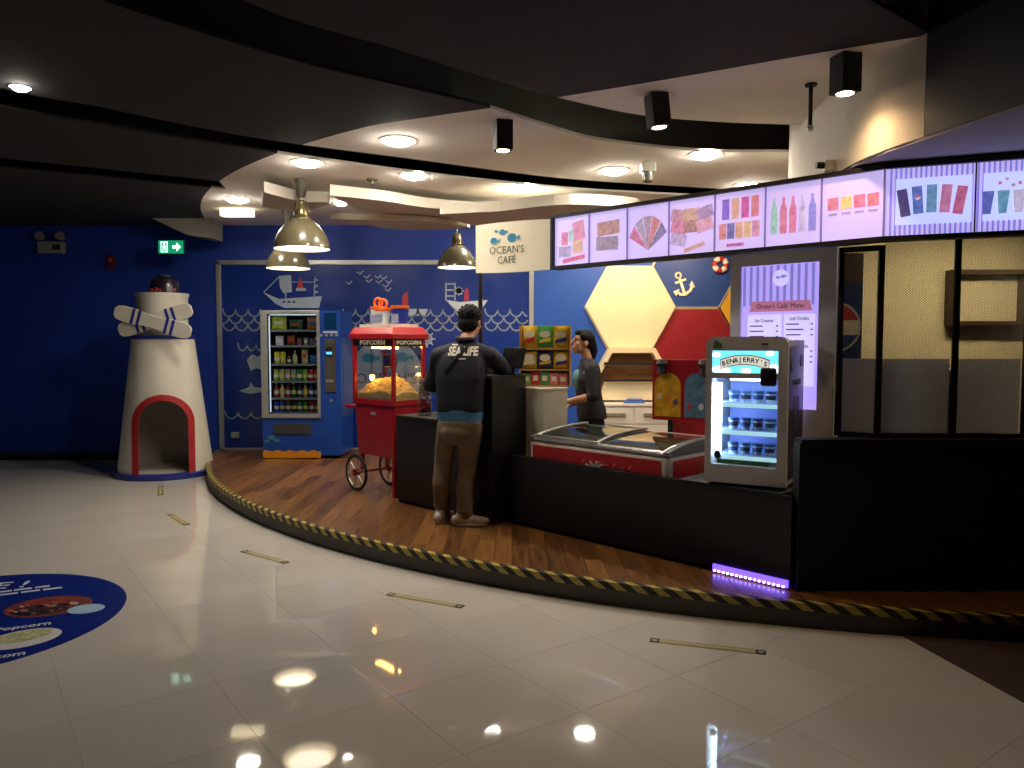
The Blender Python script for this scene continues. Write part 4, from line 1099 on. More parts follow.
MB().box(wx0 + .03, wx1 - .05, .025, .03, wz0 + .004, wz0 + .03).build('grass_print', M('grass_print', '3f7a4a', rough=.5), mf)
MB().ell((wx0 + .035, .02, wz0 + .06), (.022, .008, .028)).build('cow_sticker', m_black, mf)
MB().box(.09, .185, -.03, .0, .625, .735).build('door_lock_plate', M('sticker_black', '0c0d14', rough=.5), mf, bevel=.02, seg=3)
MB().box(.09, .13, -.003, 0, .872, .88).build('badge', m_black, mf)
MB().xz([(-.2, .85), (-.19, .9), (-.15, .88), (-.14, .85)], -.002, 0).build('corner_sticker', M('sticker_green', '5f7f4a'), mf)
RMf = RM[mf.name]
colsT = [('cfe4f0', 'pale blue'), ('b8c8d8', 'grey-blue'), ('d8dce8', 'white'), ('e0f0f4', 'icy white')]
for r, z in enumerate(shz):
    for k in range(4):
        x = wx0 + .105 + .075 * k
        loc = RMf @ Vector((x, .12, z + .001))
        o = thing('ice_cream_tub', '%s ice cream tub on the %s fridge shelf, %s from the left' % (colsT[k][1], ['bottom', 'middle', 'top'][r], ORD[k]), 'tub', loc, FR, 'ice cream tubs in the lit fridge')
        MB().lathe([(.026, 0), (.032, .06), (.0005, .06)], 18).build('cup', M('tub_' + colsT[k][0], colsT[k][0], rough=.4, var=.3, scale=40), o, smooth=True)
        MB().lathe([(.034, .055), (.034, .07), (.0005, .071)], 18).build('lid', M('tub_lid', '4a6ab0', rough=.4), o, smooth=True)
        MB().lathe([(.0285, .018), (.0312, .045)], 18).build('label_band', M('tub_band_' + str((k + r) % 2), ['3a5a9c', '2f3a5a'][(k + r) % 2]), o)

# ------------------------------------------------------------------ grey menu stand with backlit menu
ms = thing('menu_stand', 'grey framed backlit drinks menu standing behind the mini fridge', 'menu', W(-2.36, 4.92, PZ + .56), RZ)
m_gp = M('menu_grey', 'e2e0e0', rough=.5)
zt = 2.22 - PZ - .56
zz = lambda z: z - PZ - .56
lx0, lx1, lz0, lz1 = -.29, .255, zz(1.15), zz(2.10)
mb = MB(); mb.box(-.365, lx0, -.05, .03, 0, zt); mb.box(lx1, .365, -.05, .03, 0, zt); mb.box(lx0, lx1, -.05, .03, lz1, zt); mb.box(lx0, lx1, -.05, .03, 0, lz0); mb.box(lx0, lx1, .0, .03, lz0, lz1)
mb.build('frame', m_gp, ms)
m_sc = M('menu_lit', 'b9a6ff', emit=.85, var=.02)
scn = MB().box(lx0, lx1, -.03, -.005, lz0, lz1).build('lit_panel', m_sc, ms)
m_stripe = M('menu_stripe', '9a92e8', emit=.55, var=0)
mb = MB()
for i in range(11): mb.box(lx0 + .01 + i * .048, lx0 + .03 + i * .048, -.032, -.03, lz1 - .27, lz1 - .005)
mb.build('stripe_print', m_stripe, scn)
m_mw = M('menu_white_lit', 'd6ccff', emit=.9, var=0); m_mink = M('menu_ink', '4a3a70', emit=.06)
MB().box(-.24, .0, -.034, -.03, zz(1.3), zz(1.77)).build('menu_card', m_mw, scn)
MB().box(.02, .225, -.034, -.03, zz(1.3), zz(1.77)).build('menu_card', m_mw, scn)
MB().xz([(-.23, zz(1.79)), (-.21, zz(1.86)), (.19, zz(1.86)), (.21, zz(1.79))], -.037, -.032).build('banner', M('menu_banner', 'c77f9e', emit=.6, var=0), scn)
text("Ocean's Cafe' Menu", 'menu_lettering', m_mink, scn, (-.01, -.039, zz(1.825)), (1, 0, 0), (0, 0, 1), .045, width=.33)
text("Ice Creams", 'menu_lettering', m_mink, scn, (-.12, -.036, zz(1.73)), (1, 0, 0), (0, 0, 1), .035, width=.13)
text("Soft Drinks", 'menu_lettering', m_mink, scn, (.122, -.036, zz(1.74)), (1, 0, 0), (0, 0, 1), .035, width=.13)
text("Can Drinks", 'menu_lettering', m_mink, scn, (.122, -.036, zz(1.56)), (1, 0, 0), (0, 0, 1), .035, width=.13)
mb = MB(); rn = random.Random(5)
for k in range(7): mb.box(-.225, -.225 + rn.uniform(.05, .12), -.036, -.034, zz(1.69 - .035 * k), zz(1.69 - .035 * k) + .008); mb.box(-.035, -.02, -.036, -.034, zz(1.69 - .035 * k), zz(1.69 - .035 * k) + .008)
for k in list(range(3)) + [5, 6, 7]: mb.box(.035, .035 + rn.uniform(.06, .12), -.036, -.034, zz(1.7 - .035 * k), zz(1.7 - .035 * k) + .008); mb.box(.2, .215, -.036, -.034, zz(1.7 - .035 * k), zz(1.7 - .035 * k) + .008)
mb.build('menu_price_lines', M('menu_ink_soft', '7a6aa8', emit=.1), scn)
mb = MB()
for r_ in (.055,): mb.xz([(-.01 + r_ * math.cos(i * PI / 10), lz1 - .09 + r_ * math.sin(i * PI / 10)) for i in range(20)], -.034, -.032)
mb.build('logo_disc_print', m_mw, scn)
fm = MB(); fish(fm, -.03, lz1 - .085, .012, -.037, -.034); fish(fm, .01, lz1 - .08, .014, -.037, -.034)
fm.build('logo_fish_print', m_stripe, scn)

# ------------------------------------------------------------------ lit menu board over the counter
ZT, ZBm = 2.545, 2.175
A0 = W(-4.06, 4.52); A1 = W(-1.60, 4.52)
Bd = Vector((.625, -.25, 0)).normalized(); B1 = A1 + Bd * 1.6
mbd = thing('menu_board', 'long backlit lavender menu board above the counter', 'menu board', W(-2.8, 4.56, 0), 0)
def frame2(o, d):
    d = Vector(d).normalized(); n = Vector((d.y, -d.x, 0)); return lambda u, v, z: Vector((o[0] + d.x * u + n.x * v, o[1] + d.y * u + n.y * v, z))
fA = frame2(A0, A1 - A0); fB = frame2(A1, Bd)     # v > 0 points to the viewer
LA = (A1 - A0).length; LB = 1.6
def fbox(mb, f, u0, u1, v0, v1, z0, z1):
    ps = [f(u, v, z) for u, v, z in ((u0, v0, z0), (u1, v0, z0), (u1, v1, z0), (u0, v1, z0), (u0, v0, z1), (u1, v0, z1), (u1, v1, z1), (u0, v1, z1))]
    return mb.add(ps, [(0, 3, 2, 1), (4, 5, 6, 7), (0, 1, 5, 4), (1, 2, 6, 5), (2, 3, 7, 6), (3, 0, 4, 7)])
def fpoly(mb, f, pts, v0, v1):
    a = f(pts[0][0], v0, pts[0][1]); b = f(pts[0][0], v1, pts[0][1])
    return mb.prism([f(u, v0, z) for u, z in pts], b - a)
for f, Lm in ((fA, LA), (fB, LB)):
    fbox(MB(), f, 0, Lm, -.12, -.02, ZBm - .02, ZT + .02).build('housing', m_black, mbd, world=True)
    fbox(MB(), f, 0, Lm, -.02, .02, ZT, ZT + .025).build('top_rail', m_black, mbd, world=True)
    fbox(MB(), f, 0, Lm, -.02, .02, ZBm - .025, ZBm).build('bottom_rail', m_black, mbd, world=True)
fbox(MB(), fA, -.02, 0, -.12, .02, ZBm - .025, ZT + .025).build('end_cap', m_black, mbd, world=True)
m_lp = M('menu_panel_lit', 'd2c0ff', emit=.78, var=.05, scale=2.5)
m_lp2 = M('menu_panel_lit_blue', 'c4ccff', emit=1.0, var=.03, scale=2.5)
m_lps = M('menu_panel_stripe', '8f8df0', emit=.7, var=0)
m_mull = M('menu_mullion', '9a90c8', rough=.4, emit=.25)
def pm(c):
    t = 'cdbcf4'; m_ = ''.join('%02x' % int(int(c[i:i + 2], 16) * .68 + int(t[i:i + 2], 16) * .32) for i in (0, 2, 4))
    return M('lit_print_' + c, m_, emit=.66, var=.3, scale=35)
def pic(f, panel, pts, c, e=.004, name='picture'):
    return fpoly(MB(), f, pts, -.012, -.012 + e).build(name, pm(c), panel, world=True)
ZC = (ZT + ZBm) / 2
def quad(cx, cz, w, h, a=0.0):
    ca, sa = math.cos(a), math.sin(a)
    return [(cx + x * w / 2 * ca - z * h / 2 * sa, cz + x * w / 2 * sa + z * h / 2 * ca) for x, z in ((-1, -1), (1, -1), (1, 1), (-1, 1))]
PW_ = LA / 7
for k in range(7):
    u0, u1 = k * PW_ + .004, (k + 1) * PW_ - .004; um = (u0 + u1) / 2
    pn = fbox(MB(), fA, u0, u1, -.02, -.012, ZBm, ZT).build('menu_panel', m_lp, mbd, world=True)
    fbox(MB(), fA, u1, u1 + .008, -.02, .0, ZBm, ZT).build('mullion', m_mull, mbd, world=True)
    if k == 0:
        for q, c in ((quad(um - .07, ZC + .02, .06, .1), 'c8607a'), (quad(um, ZC + .04, .05, .09), '9ac8b8'), (quad(um + .07, ZC + .07, .11, .14, .15), 'd87a94'), (quad(um - .07, ZC - .08, .12, .08), '9a8fae'), (quad(um + .06, ZC - .05, .1, .1), 'd8a878'), (quad(um + .02, ZC - .14, .22, .03, .12), 'd84a64')): pic(fA, pn, q, c)
    elif k == 1:
        for q, c in ((quad(um, ZC + .06, .2, .1, .05), 'a8705a'), (quad(um - .01, ZC - .05, .2, .1, -.03), '8a7884')): pic(fA, pn, q, c)
    elif k == 2:
        for i, c in enumerate(('c8607a', 'a08fa0', 'a0808c', 'c86a5a', '6a6488')):
            a0, a1 = PI * (.86 - .145 * i), PI * (.735 - .145 * i)
            cz0 = ZC - .13; pic(fA, pn, [(um, cz0), (um + .22 * math.cos(a0) * .8, cz0 + .24 * math.sin(a0)), (um + .22 * math.cos(a1) * .8, cz0 + .24 * math.sin(a1))], c)
    elif k == 3:
        for i, c in enumerate(('b87a8a', 'c89a70', '9a7aa8', 'c86a8a', 'a06a5a', 'd894a8', 'b8a0c8')):
            pic(fA, pn, quad(um - .1 + .1 * (i % 3), ZC + .08 - .08 * (i // 3), .12, .08, .25 * ((i % 3) - 1)), c, .004 + .0006 * i)
        pic(fA, pn, quad(um + .02, ZC - .14, .16, .025, .25), 'c88a6a')
    elif k == 4:
        for i, c in enumerate(('6a4ac8', 'd8a070', 'c83a8a', 'd86a6a')): pic(fA, pn, quad(um - .1 + .068 * i, ZC + .08, .05, .13), c)
        for i, c in enumerate(('d87a70', '54549a', 'e0a06a', 'e0b46a', 'd88aa0')): pic(fA, pn, quad(um - .12 + .058 * i, ZC - .06, .05, .1), c)
        pic(fA, pn, quad(um - .03, ZC - .15, .12, .02), 'b84a8a')
    elif k == 5:
        for i, c in enumerate(('8fd0b0', 'd86a84', 'd86a8a', 'c8bcec', '7a7ae0')):
            x = um - .12 + .06 * i
            pic(fA, pn, [(x - .022, ZC - .11), (x + .022, ZC - .11), (x + .022, ZC + .03), (x + .008, ZC + .08), (x + .008, ZC + .11), (x - .008, ZC + .11), (x - .008, ZC + .08), (x - .022, ZC + .03)], c, name='bottle_picture')
    else:
        for i, c in enumerate(('d86a7a', 'e0cc5a', 'd8607a', 'd8646a')): pic(fA, pn, quad(um - .11 + .075 * i, ZC + .03, .062, .07, .05), c)
        for i in range(4): pic(fA, pn, quad(um - .11 + .075 * i, ZC - .03, .05, .01), '9a84b0')
for k in range(3):
    u0, u1 = .03 + k * .42, .03 + k * .42 + .41; um = (u0 + u1) / 2
    pn = fbox(MB(), fB, u0 - (.03 if k == 0 else 0), u1, -.02, -.012, ZBm, ZT).build('menu_panel', m_lp, mbd, world=True)
    mb = MB()
    for i in range(17):
        uu = u0 + i * .0245
        fbox(mb, fB, uu, uu + .011, -.012, -.0105, ZBm, ZT)
    mb.build('stripe_print', m_lps, pn, world=True)
    fbox(MB(), fB, u0 + .03, u1 - .012, -.012, -.007, ZBm + .06, ZT - .06).build('menu_card', m_lp2, pn, world=True)
    if k == 0:
        for i, c in enumerate(('2c2058', '3a62c0', '4a94b8', 'd06a94', 'c84a70')):
            pic(fB, pn, quad(um - .135 + .068 * i, ZC + (.01 - .004 * (i - 2) ** 2), .05, .15, .16 - .08 * i), c, .008, 'can_picture')
        c0 = (um - .067, ZC + .02)
        pic(fB, pn, [(c0[0] + .014 * math.cos(i * PI / 8), c0[1] + .014 * math.sin(i * PI / 8)) for i in range(16)], 'e8d8e8', .009, 'round_logo_picture')
        pic(fB, pn, [(c0[0] + .014 * math.cos(i * PI / 8 + .3), c0[1] + .014 * math.sin(i * PI / 8 + .3)) for i in range(9)], 'd83a4a', .010, 'round_logo_picture')
    else:
        for i, c in enumerate(('3a50b8', '4aa0b8', 'd8d0e8', 'd86a94', 'e0a08a')):
            x = um - .14 + .065 * i; t = .25 - .1 * i
            pic(fB, pn, [(x - .018 + t * -.07, ZC - .09), (x + .018 + t * -.07, ZC - .09), (x + .028 + t * .05 * -1, ZC + .03), (x - .028 + t * .05 * -1, ZC + .03)], c, .008, 'cup_picture')
        for i in range(9): pic(fB, pn, quad(um - .1 + .03 * i, ZC + .07 + .02 * math.sin(i * 2), .016, .016, i), ['d86a7a', 'c8a0c0', 'b88aa0'][i % 3], .008, 'berry_picture')
# hanging cafe sign
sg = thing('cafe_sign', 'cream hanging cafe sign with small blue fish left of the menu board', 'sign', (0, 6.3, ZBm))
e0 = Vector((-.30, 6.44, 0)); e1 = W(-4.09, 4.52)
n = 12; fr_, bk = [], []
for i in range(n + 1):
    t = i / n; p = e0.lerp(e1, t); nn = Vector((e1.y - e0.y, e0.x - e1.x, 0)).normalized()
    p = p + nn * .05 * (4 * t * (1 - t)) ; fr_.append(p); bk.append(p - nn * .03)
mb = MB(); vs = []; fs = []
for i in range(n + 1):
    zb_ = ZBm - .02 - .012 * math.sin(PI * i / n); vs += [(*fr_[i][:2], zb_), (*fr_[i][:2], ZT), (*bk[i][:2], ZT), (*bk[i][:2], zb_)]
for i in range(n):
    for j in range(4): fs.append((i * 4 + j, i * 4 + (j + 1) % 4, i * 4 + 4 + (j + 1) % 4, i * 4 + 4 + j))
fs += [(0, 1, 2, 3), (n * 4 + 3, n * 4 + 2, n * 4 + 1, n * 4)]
mb.add(vs, fs).build('panel', M('sign_cream', 'd9cdb0', rough=.55, var=.03, emit=.4), sg, world=True, smooth=True)  # panel glows by itself, making up for weak lamp light on it
d_ = (e1 - e0).normalized(); mid = e0.lerp(e1, .47) + Vector((d_.y, -d_.x, 0)) * .056
m_sink = M('sign_ink', '5f5a4c', rough=.6); m_sfish = M('sign_fish_blue', '2f8fb8', rough=.6)
text("OCEAN'S", 'sign_lettering', m_sink, sg, mid + Vector((0, 0, ZBm + .145)), d_, (0, 0, 1), .085, world=True, width=.32)
text("CAFÉ", 'sign_lettering', m_sink, sg, mid + Vector((0, 0, ZBm + .065)), d_, (0, 0, 1), .085, world=True, width=.17)
fS = frame2(mid, d_)
fm = MB()
for (u, z, r) in ((-.12, .225, .032), (.05, .24, .042), (-.04, .29, .028), (-.1, .3, .014)):
    fpoly(fm, fS, [(u + r * math.cos(i * PI / 8), ZBm + z + r * .85 * math.sin(i * PI / 8)) for i in range(16)], -.001, .001)
    fpoly(fm, fS, [(u + r * .9, ZBm + z), (u + r * 1.7, ZBm + z + r * .5), (u + r * 1.7, ZBm + z - r * .5)], -.001, .001)
fm.build('fish_print', m_sfish, sg, world=True)

# ------------------------------------------------------------------ mesh screen and the kitchen behind
MZ0, MZ1 = 1.03, 2.145
mpts = [W(-1.87, 4.63), Vector((2.13, 4.47, 0)), Vector((2.57, 4.47, 0)), Vector((2.985, 4.47, 0)), Vector((3.5, 4.47, 0))]
ms_ = thing('mesh_screen', 'black framed metal mesh screen along the kitchen', 'screen', (2.5, 4.43, 1.05))
m_mesh = M('mesh_metal', '16161a', rough=.45, metal=.4)
m_film = glass('frosted_film', 'b8b8c4', .05, .2, opaque=.6, ocol='b0b0b8')
for k, p in enumerate(mpts):
    MB().box(p.x - .016, p.x + .016, p.y - .01, p.y + .01, MZ0, MZ1 + (.1 if k > 1 else 0)).build('post', m_black, ms_, world=True)
for k in range(len(mpts) - 1):
    MZ1 = 2.145 + (.1 if k > 0 else 0)
    a, b = mpts[k], mpts[k + 1]; f = frame2(a, b - a); Lp = (b - a).length
    fbox(MB(), f, .016, Lp - .016, -.015, .015, MZ1 - .03, MZ1).build('rail', m_black, ms_, world=True)
    fbox(MB(), f, .016, Lp - .016, -.015, .015, MZ0, MZ0 + .025).build('rail', m_black, ms_, world=True)
    mb = MB(); pt = .017; hh = MZ1 - .03 - (MZ0 + .025); z0 = MZ0 + .025; u0, u1 = .016, Lp - .016; ww = u1 - u0
    sl = .55
    for sgn in (1, -1):
        kk = -int(hh / sl / pt) - 1
        while kk * pt < ww + hh / sl:
            # line z = sl*(u-c) (sgn=1) or mirrored
            c = kk * pt; kk += 1
            ua, za = c, 0.0; ub, zb2 = c + hh / sl, hh
            if ua < 0: za = -sl * c; ua = 0
            if ub > ww: zb2 = sl * (ww - c); ub = ww
            if ub - ua < .004 or zb2 <= za: continue
            if sgn < 0: ua, ub = ww - ua, ww - ub
            q0 = f(u0 + ua, 0.002 * sgn, z0 + za); q1 = f(u0 + ub, 0.002 * sgn, z0 + zb2)
            up = Vector((0, 0, .0012)); nn = (f(0, .0015, 0) - f(0, 0, 0))
            mb.add([q0 - up, q1 - up, q1 + up, q0 + up, q0 - up + nn, q1 - up + nn, q1 + up + nn, q0 + up + nn], [(0, 1, 2, 3), (4, 7, 6, 5), (0, 4, 5, 1), (3, 2, 6, 7)])
    o = mb.build('mesh_infill', m_mesh, ms_, world=True); o['kind'] = 'stuff'
    fbox(MB(), f, .016, Lp - .016, -.03, -.026, z0, 1.49).build('frosted_film', m_film, ms_, world=True)
m_kw = M('kitchen_cream', 'd6cdae', rough=.7, var=.04)
struct('wall_kitchen_back', MB().box(2.12, XR - .02, 6.45, 6.5, PZ, 2.58), m_kw)
struct('wall_kitchen_side', MB().box(2.08, 2.12, 5.12, 6.5, PZ, 2.58), m_kw)
struct('ceiling_kitchen', MB().box(2.13, XR - .02, 4.62, 6.44, 2.56, 2.584), m_white_ceil)
o = thing('kitchen_light', 'warm kitchen ceiling light seen through the mesh screen', 'light', (3.6, 5.6, 2.56))
MB().box(-.5, .5, -.08, .08, -.03, 0).build('housing', m_white, o)
MB().box(-.48, .48, -.07, .07, -.036, -.03).build('diffuser', M('kitchen_tube', 'ffe6b4', emit=65, var=0), o)
# blue cooler with round emblem
p0, p1 = 839, 866
ck = thing('kitchen_cooler', 'tall blue cooler with a round red, white and blue emblem behind the mesh', 'cooler', (2.5, 5.75, PZ))
kx0, kx1 = P(839, 300, 5.75).x - 2.5, P(863, 300, 5.75).x - 2.5
zk = lambda y: P(850, y, 5.75).z - PZ
MB().box(kx0 - .12, kx1, 0, .45, 0, zk(283)).build('body', M('cooler_blue', '16306e', rough=.4), ck, bevel=.006)
MB().box(kx0 - .12, kx1, 0, .45, zk(283), zk(253)).build('header', M('cooler_brown', '4a3a30', rough=.5), ck, bevel=.006)
ex, ez, er = kx0 - .02, zk(327), .17
def eseg(name, mat, lo, hi, e):
    pts = []
    for i in range(25):
        a = 2 * PI * i / 24; x, z = er * math.cos(a), er * math.sin(a)
        z = max(lo, min(hi, z)); pts.append((min(ex + x, kx1 - .01), ez + z))
    MB().xz(pts, -e, 0).build(name, mat, ck)
MB().xz([(min(ex + (er + .018) * math.cos(i * PI / 12), kx1 - .004), ez + (er + .018) * math.sin(i * PI / 12)) for i in range(24)], -.003, 0).build('emblem_rim', M('emblem_silver', 'b8bcc4', rough=.3), ck)
eseg('emblem_white', M('emblem_white', 'd8d4cc'), -.07, .07, .005); eseg('emblem_red', M('emblem_red', 'b0303a'), .05, .2, .006); eseg('emblem_blue', M('emblem_blue', '1f3f8a'), -.2, -.06, .006)
# wall cabinet frame with open front
cb = thing('wall_cabinet', 'open brown framed cabinet on the cream kitchen wall', 'cabinet', (4.05, 6.45, 1.7))
x0_, x1_, z1_, z0_ = P(962, 300, 6.2).x - 4.05, P(1040, 300, 6.2).x - 4.05, P(990, 268, 6.2).z - 1.7, P(990, 325, 6.2).z - 1.7
for nm, bx in (('side_panel', (x0_, x0_ + .035, z0_, z1_)), ('side_panel', (x1_ - .035, x1_, z0_, z1_)), ('top_panel', (x0_ + .035, x1_ - .035, z1_ - .035, z1_)), ('bottom_shelf', (x0_ + .035, x1_ - .035, z0_, z0_ + .035))):
    MB().box(bx[0], bx[1], -.12, 0, bx[2], bx[3]).build(nm, M('cabinet_brown', '3f2c1c', rough=.5), cb)
MB().box(x0_ + .035, x1_ - .035, -.02, 0, z0_ + .035, z1_ - .035).build('back_panel', m_kw, cb)
# equipment under the film
eq = thing('kitchen_machine', 'dark rounded kitchen machine faintly seen through the frosted film', 'machine', (2.95, 5.2, PZ))
MB().box(-.3, .3, 0, .5, .85, 1.28).build('body', M('machine_grey', '3a3a44', rough=.4), eq, bevel=.08, seg=4)
MB().box(-.34, .34, -.02, .52, 0, .85).build('base_cabinet', M('machine_base', '55555c', rough=.5), eq, bevel=.01)

# ------------------------------------------------------------------ hexagon feature wall
HY = YB - .03
hxw = thing('feature_wall', 'blue cafe wall with hexagon panels and white seams', 'wall panel', (1.6, YB, PZ))
cL, cR_ = pr_ + .012, P(790, 300, HY).x
MB().box(cL, cR_, HY, YB - .001, PZ, CZ - .001).build('board', m_blue_hex, hxw, world=True)
def hexp(cx_, cy_, r=45.0, k=1.0):
    out = []
    for i in range(6):
        a = i * PI / 3; p = P(cx_ + r * k * math.cos(a), cy_ + r * k * math.sin(a) * 1.045, HY); out.append((p.x, p.z))
    return out
def hpanel(cx_, cy_, mat, name, proud, k=.985, edge=True):
    pts = hexp(cx_, cy_, k=k)
    o = MB().xz(pts, HY - proud, HY).build(name, mat, hxw, world=True)
    if edge: MB().ribbon(hexp(cx_, cy_), .022, HY - .012, HY, True).build('seam', m_cream, o, world=True)
    return o
hpanel(630, 307.5, m_cream, 'hexagon_panel', .06)
hb = hpanel(697, 267, M('hex_blue_dark', '1a3f88', rough=.5), 'hexagon_panel', .004)
hpanel(697, 349, m_dred, 'hexagon_panel', .004)
hpanel(764, 307.5, m_yellow, 'hexagon_panel', .004); hpanel(764, 388.5, m_dred, 'hexagon_panel', .004)
# red area carries on to the floor below
MB().box(P(664, 390, HY).x, P(720, 390, HY).x, HY - .003, HY, PZ + .02, P(690, 388, HY).z).build('lower_panel', m_dred, hxw, world=True)
# anchor emblem
m_anc = M('anchor_cream', 'e8dcb8', rough=.5, emit=.25)
def hp(x, y): p = P(x, y, HY); return (p.x, p.z)
an = MB(); ya, yb = HY - .03, HY - .004
an.ribbon([hp(678 + 2.6 * math.cos(i * PI / 6), 275.5 + 2.6 * math.sin(i * PI / 6)) for i in range(12)], .022, ya, yb, True)
an.ribbon([hp(679, 278), hp(684, 293)], .032, ya, yb)
an.ribbon([hp(675.5, 283), hp(685, 279.5)], .028, ya, yb)
an.ribbon([hp(676.5, 291), hp(680, 294.5), hp(685, 294.5), hp(690, 290.5), hp(692.5, 285)], .032, ya, yb)
an.xz([hp(673, 291.5), hp(679, 289), hp(676, 296)], ya, yb); an.xz([hp(689, 286), hp(694.5, 287.5), hp(691.5, 281)], ya, yb)
an.build('anchor_emblem', m_anc, hxw, world=True)
# lifebuoy
p = P(719.5, 265, HY)
lb = thing('lifebuoy', 'small red and white lifebuoy on the blue hexagon beside the anchor', 'lifebuoy', (p.x, HY - .04, p.z))
rb = .075
for i in range(8):
    a0 = i * PI / 4 + .2
    MB().tube([(rb * math.cos(a0 + j * PI / 24), 0, rb * math.sin(a0 + j * PI / 24)) for j in range(7)], .036, 10).build('segment', [m_white, M('buoy_red', 'b02a2a')][i % 2], lb, smooth=True)
# hexagonal open shelf and white cabinet
sh = thing('hexagon_shelf', 'cream hexagonal wall shelf with brown back and black rails', 'shelf', (P(630, 380, HY).x, HY, P(630, 398, HY).z))
pts = hexp(630, 388.5)
outer = [p for p in pts]; inner = hexp(630, 388.5, k=.88)
zc = P(630, 399, HY).z
def upper(ps): return clip([tuple(p) for p in ps][::1], [(-50, zc), (50, zc), (50, 50), (-50, 50)])
mb = MB()
for i in range(6):
    j = (i + 1) % 6; q = clip([outer[i], outer[j], inner[j], inner[i]], [(-50, zc), (50, zc), (50, 50), (-50, 50)])
    if len(q) >= 3: mb.xz(q, HY - .22, HY)
mb.build('rim', m_cream, sh, world=True)
MB().xz(upper(inner), HY - .012, HY).build('back_panel', m_wood2, sh, world=True)
lo = [hp(603, 381), hp(657, 381), hp(663, 399), hp(597, 399)]
MB().xz(lo, HY - .2, HY - .02).build('lower_panel', m_cream, sh, world=True)
for y in (363.5, 380.5):
    a, b = P(604, y, HY - .24), P(700, y, HY - .24)
    MB().box(a.x, b.x, HY - .25, HY - .22, a.z - .016, a.z + .016).build('rail', m_black, sh, world=True)
cab = thing('base_cabinet', 'white base cabinet with two drawers under the hexagon shelf', 'cabinet', (P(632, 420, HY).x, HY - .02, PZ))
zt_ = P(630, 402, 9.75).z - PZ - .05; cx0, cx1 = -.55, .45
MB().box(cx0, cx1, -.45, 0, 0, zt_).build('body', m_white, cab, bevel=.004)
MB().box(cx0 - .01, cx1 + .01, -.47, 0, zt_, zt_ + .03).build('worktop', m_white, cab, bevel=.004)
for i in range(2):
    xa = cx0 + .03 + i * .49
    d = MB().box(xa, xa + .46, -.465, -.45, zt_ - .22, zt_ - .03).build('drawer', m_white, cab, bevel=.003)
    MB().box(xa + .1, xa + .36, -.49, -.465, zt_ - .12, zt_ - .085).build('handle', M('handle_grey', '8f8b80', rough=.4), d)
    d = MB().box(xa, xa + .46, -.465, -.45, .06, zt_ - .24).build('cabinet_door', m_white, cab, bevel=.003)
p = Vector((P(634, 396, 9.82).x, 9.82, PZ + zt_ + .03))
o = thing('blue_cloth', 'folded blue cloth on the white base cabinet', 'cloth', p)
MB().box(-.13, .13, -.07, .07, 0, .03).build('lower_fold', M('cloth_blue', '4a6fc0', rough=.8, bump=.4, scale=20), o, bevel=.014, seg=3)
MB().box(-.09, .11, -.07, .08, .03, .055).build('upper_fold', MATS['cloth_blue'], o, bevel=.012, seg=3)

# ------------------------------------------------------------------ snack rack
RK = (P(545.5, 350, 6.5).x, 6.5)
rk = thing('snack_rack', 'pale wooden snack display rack behind the cash counter', 'rack', (RK[0], RK[1], PZ + 1.071), -.12)
m_rw = M('rack_wood', 'b58a4a', rough=.5)
zz_ = lambda y: P(546, y, 6.45).z - PZ - 1.071
for x in (-.208, .208): MB().box(x - .006, x + .006, -.07, .07, 0, zz_(326)).build('upright', m_rw, rk)
shelf_z = [zz_(348), zz_(369), .014]
for z in shelf_z: MB().box(-.202, .202, -.07, .064, z - .014, z).build('shelf', m_rw, rk)
MB().box(-.202, .202, .064, .07, 0, zz_(326)).build('back_board', m_rw, rk)
Rm = RM[rk.name]
bags = [('d8b82a', 'c0283a', 'yellow crisp bag with a red patch, upper left of the snack rack'), ('3f9a4a', 'e0d04a', 'green crisp bag, upper middle of the snack rack'), ('e0bc2a', '2a3a9a', 'yellow crisp bag with a blue swirl, upper right of the snack rack'),
        ('e0c040', 'e8e0c0', 'plain yellow crisp bag, middle row left of the snack rack'), ('2f2f78', 'd8a82a', 'dark blue crisp bag, middle row centre of the snack rack'), ('dcb428', '3a2a80', 'yellow crisp bag with a dark band, middle row right of the snack rack')]
for k, (c1, c2, lab) in enumerate(bags):
    x = -.134 + .134 * (k % 3); z = shelf_z[0] if k < 3 else shelf_z[1]
    o = thing('crisp_bag', lab, 'crisp bag', Rm @ Vector((x, -.03, z + .001)), -.12, 'crisp bags on the snack rack')
    bag(.131, .185 if k < 3 else .15, .05).build('pouch', M('crisp_' + c1, c1, rough=.3, var=.2, scale=15), o, smooth=True)
    h_ = .185 if k < 3 else .15
    MB().xz([(.045 * math.cos(i * PI / 8), h_ * .62 + .03 * math.sin(i * PI / 8)) for i in range(16)], -.029, -.021).build('logo_print', M('crisp_logo', 'e8dcc0', rough=.4), o)
    MB().xz([(-.05, h_ * .22), (.045, h_ * .3), (.05, h_ * .48), (-.045, h_ * .36)], -.029, -.017).build('swoosh_print', M('crisp_sw_' + c2, c2, rough=.4), o)
for k, (c, lab) in enumerate([('7fae4a', 'light green'), ('c0323a', 'red'), ('4f9a5a', 'green'), ('d87a80', 'pink'), ('c86a74', 'rose')]):
    x = -.155 + .077 * k
    o = thing('sweet_box', '%s sweet carton on the lowest visible shelf of the snack rack' % lab, 'carton', Rm @ Vector((x, -.03, shelf_z[2] + .001)), -.12, 'sweet cartons on the snack rack')
    h_ = [.095, .112, .108, .1, .095][k]
    MB().box(-.036, .036, -.025, .025, 0, h_).build('carton', M('sweet_' + c, c, rough=.4, var=.3, scale=30), o, bevel=.002)
    MB().box(-.02, .02, -.027, -.025, h_ * .3, h_ * .7).build('front_print', M('sweet_print', 'e0d8c0'), o)

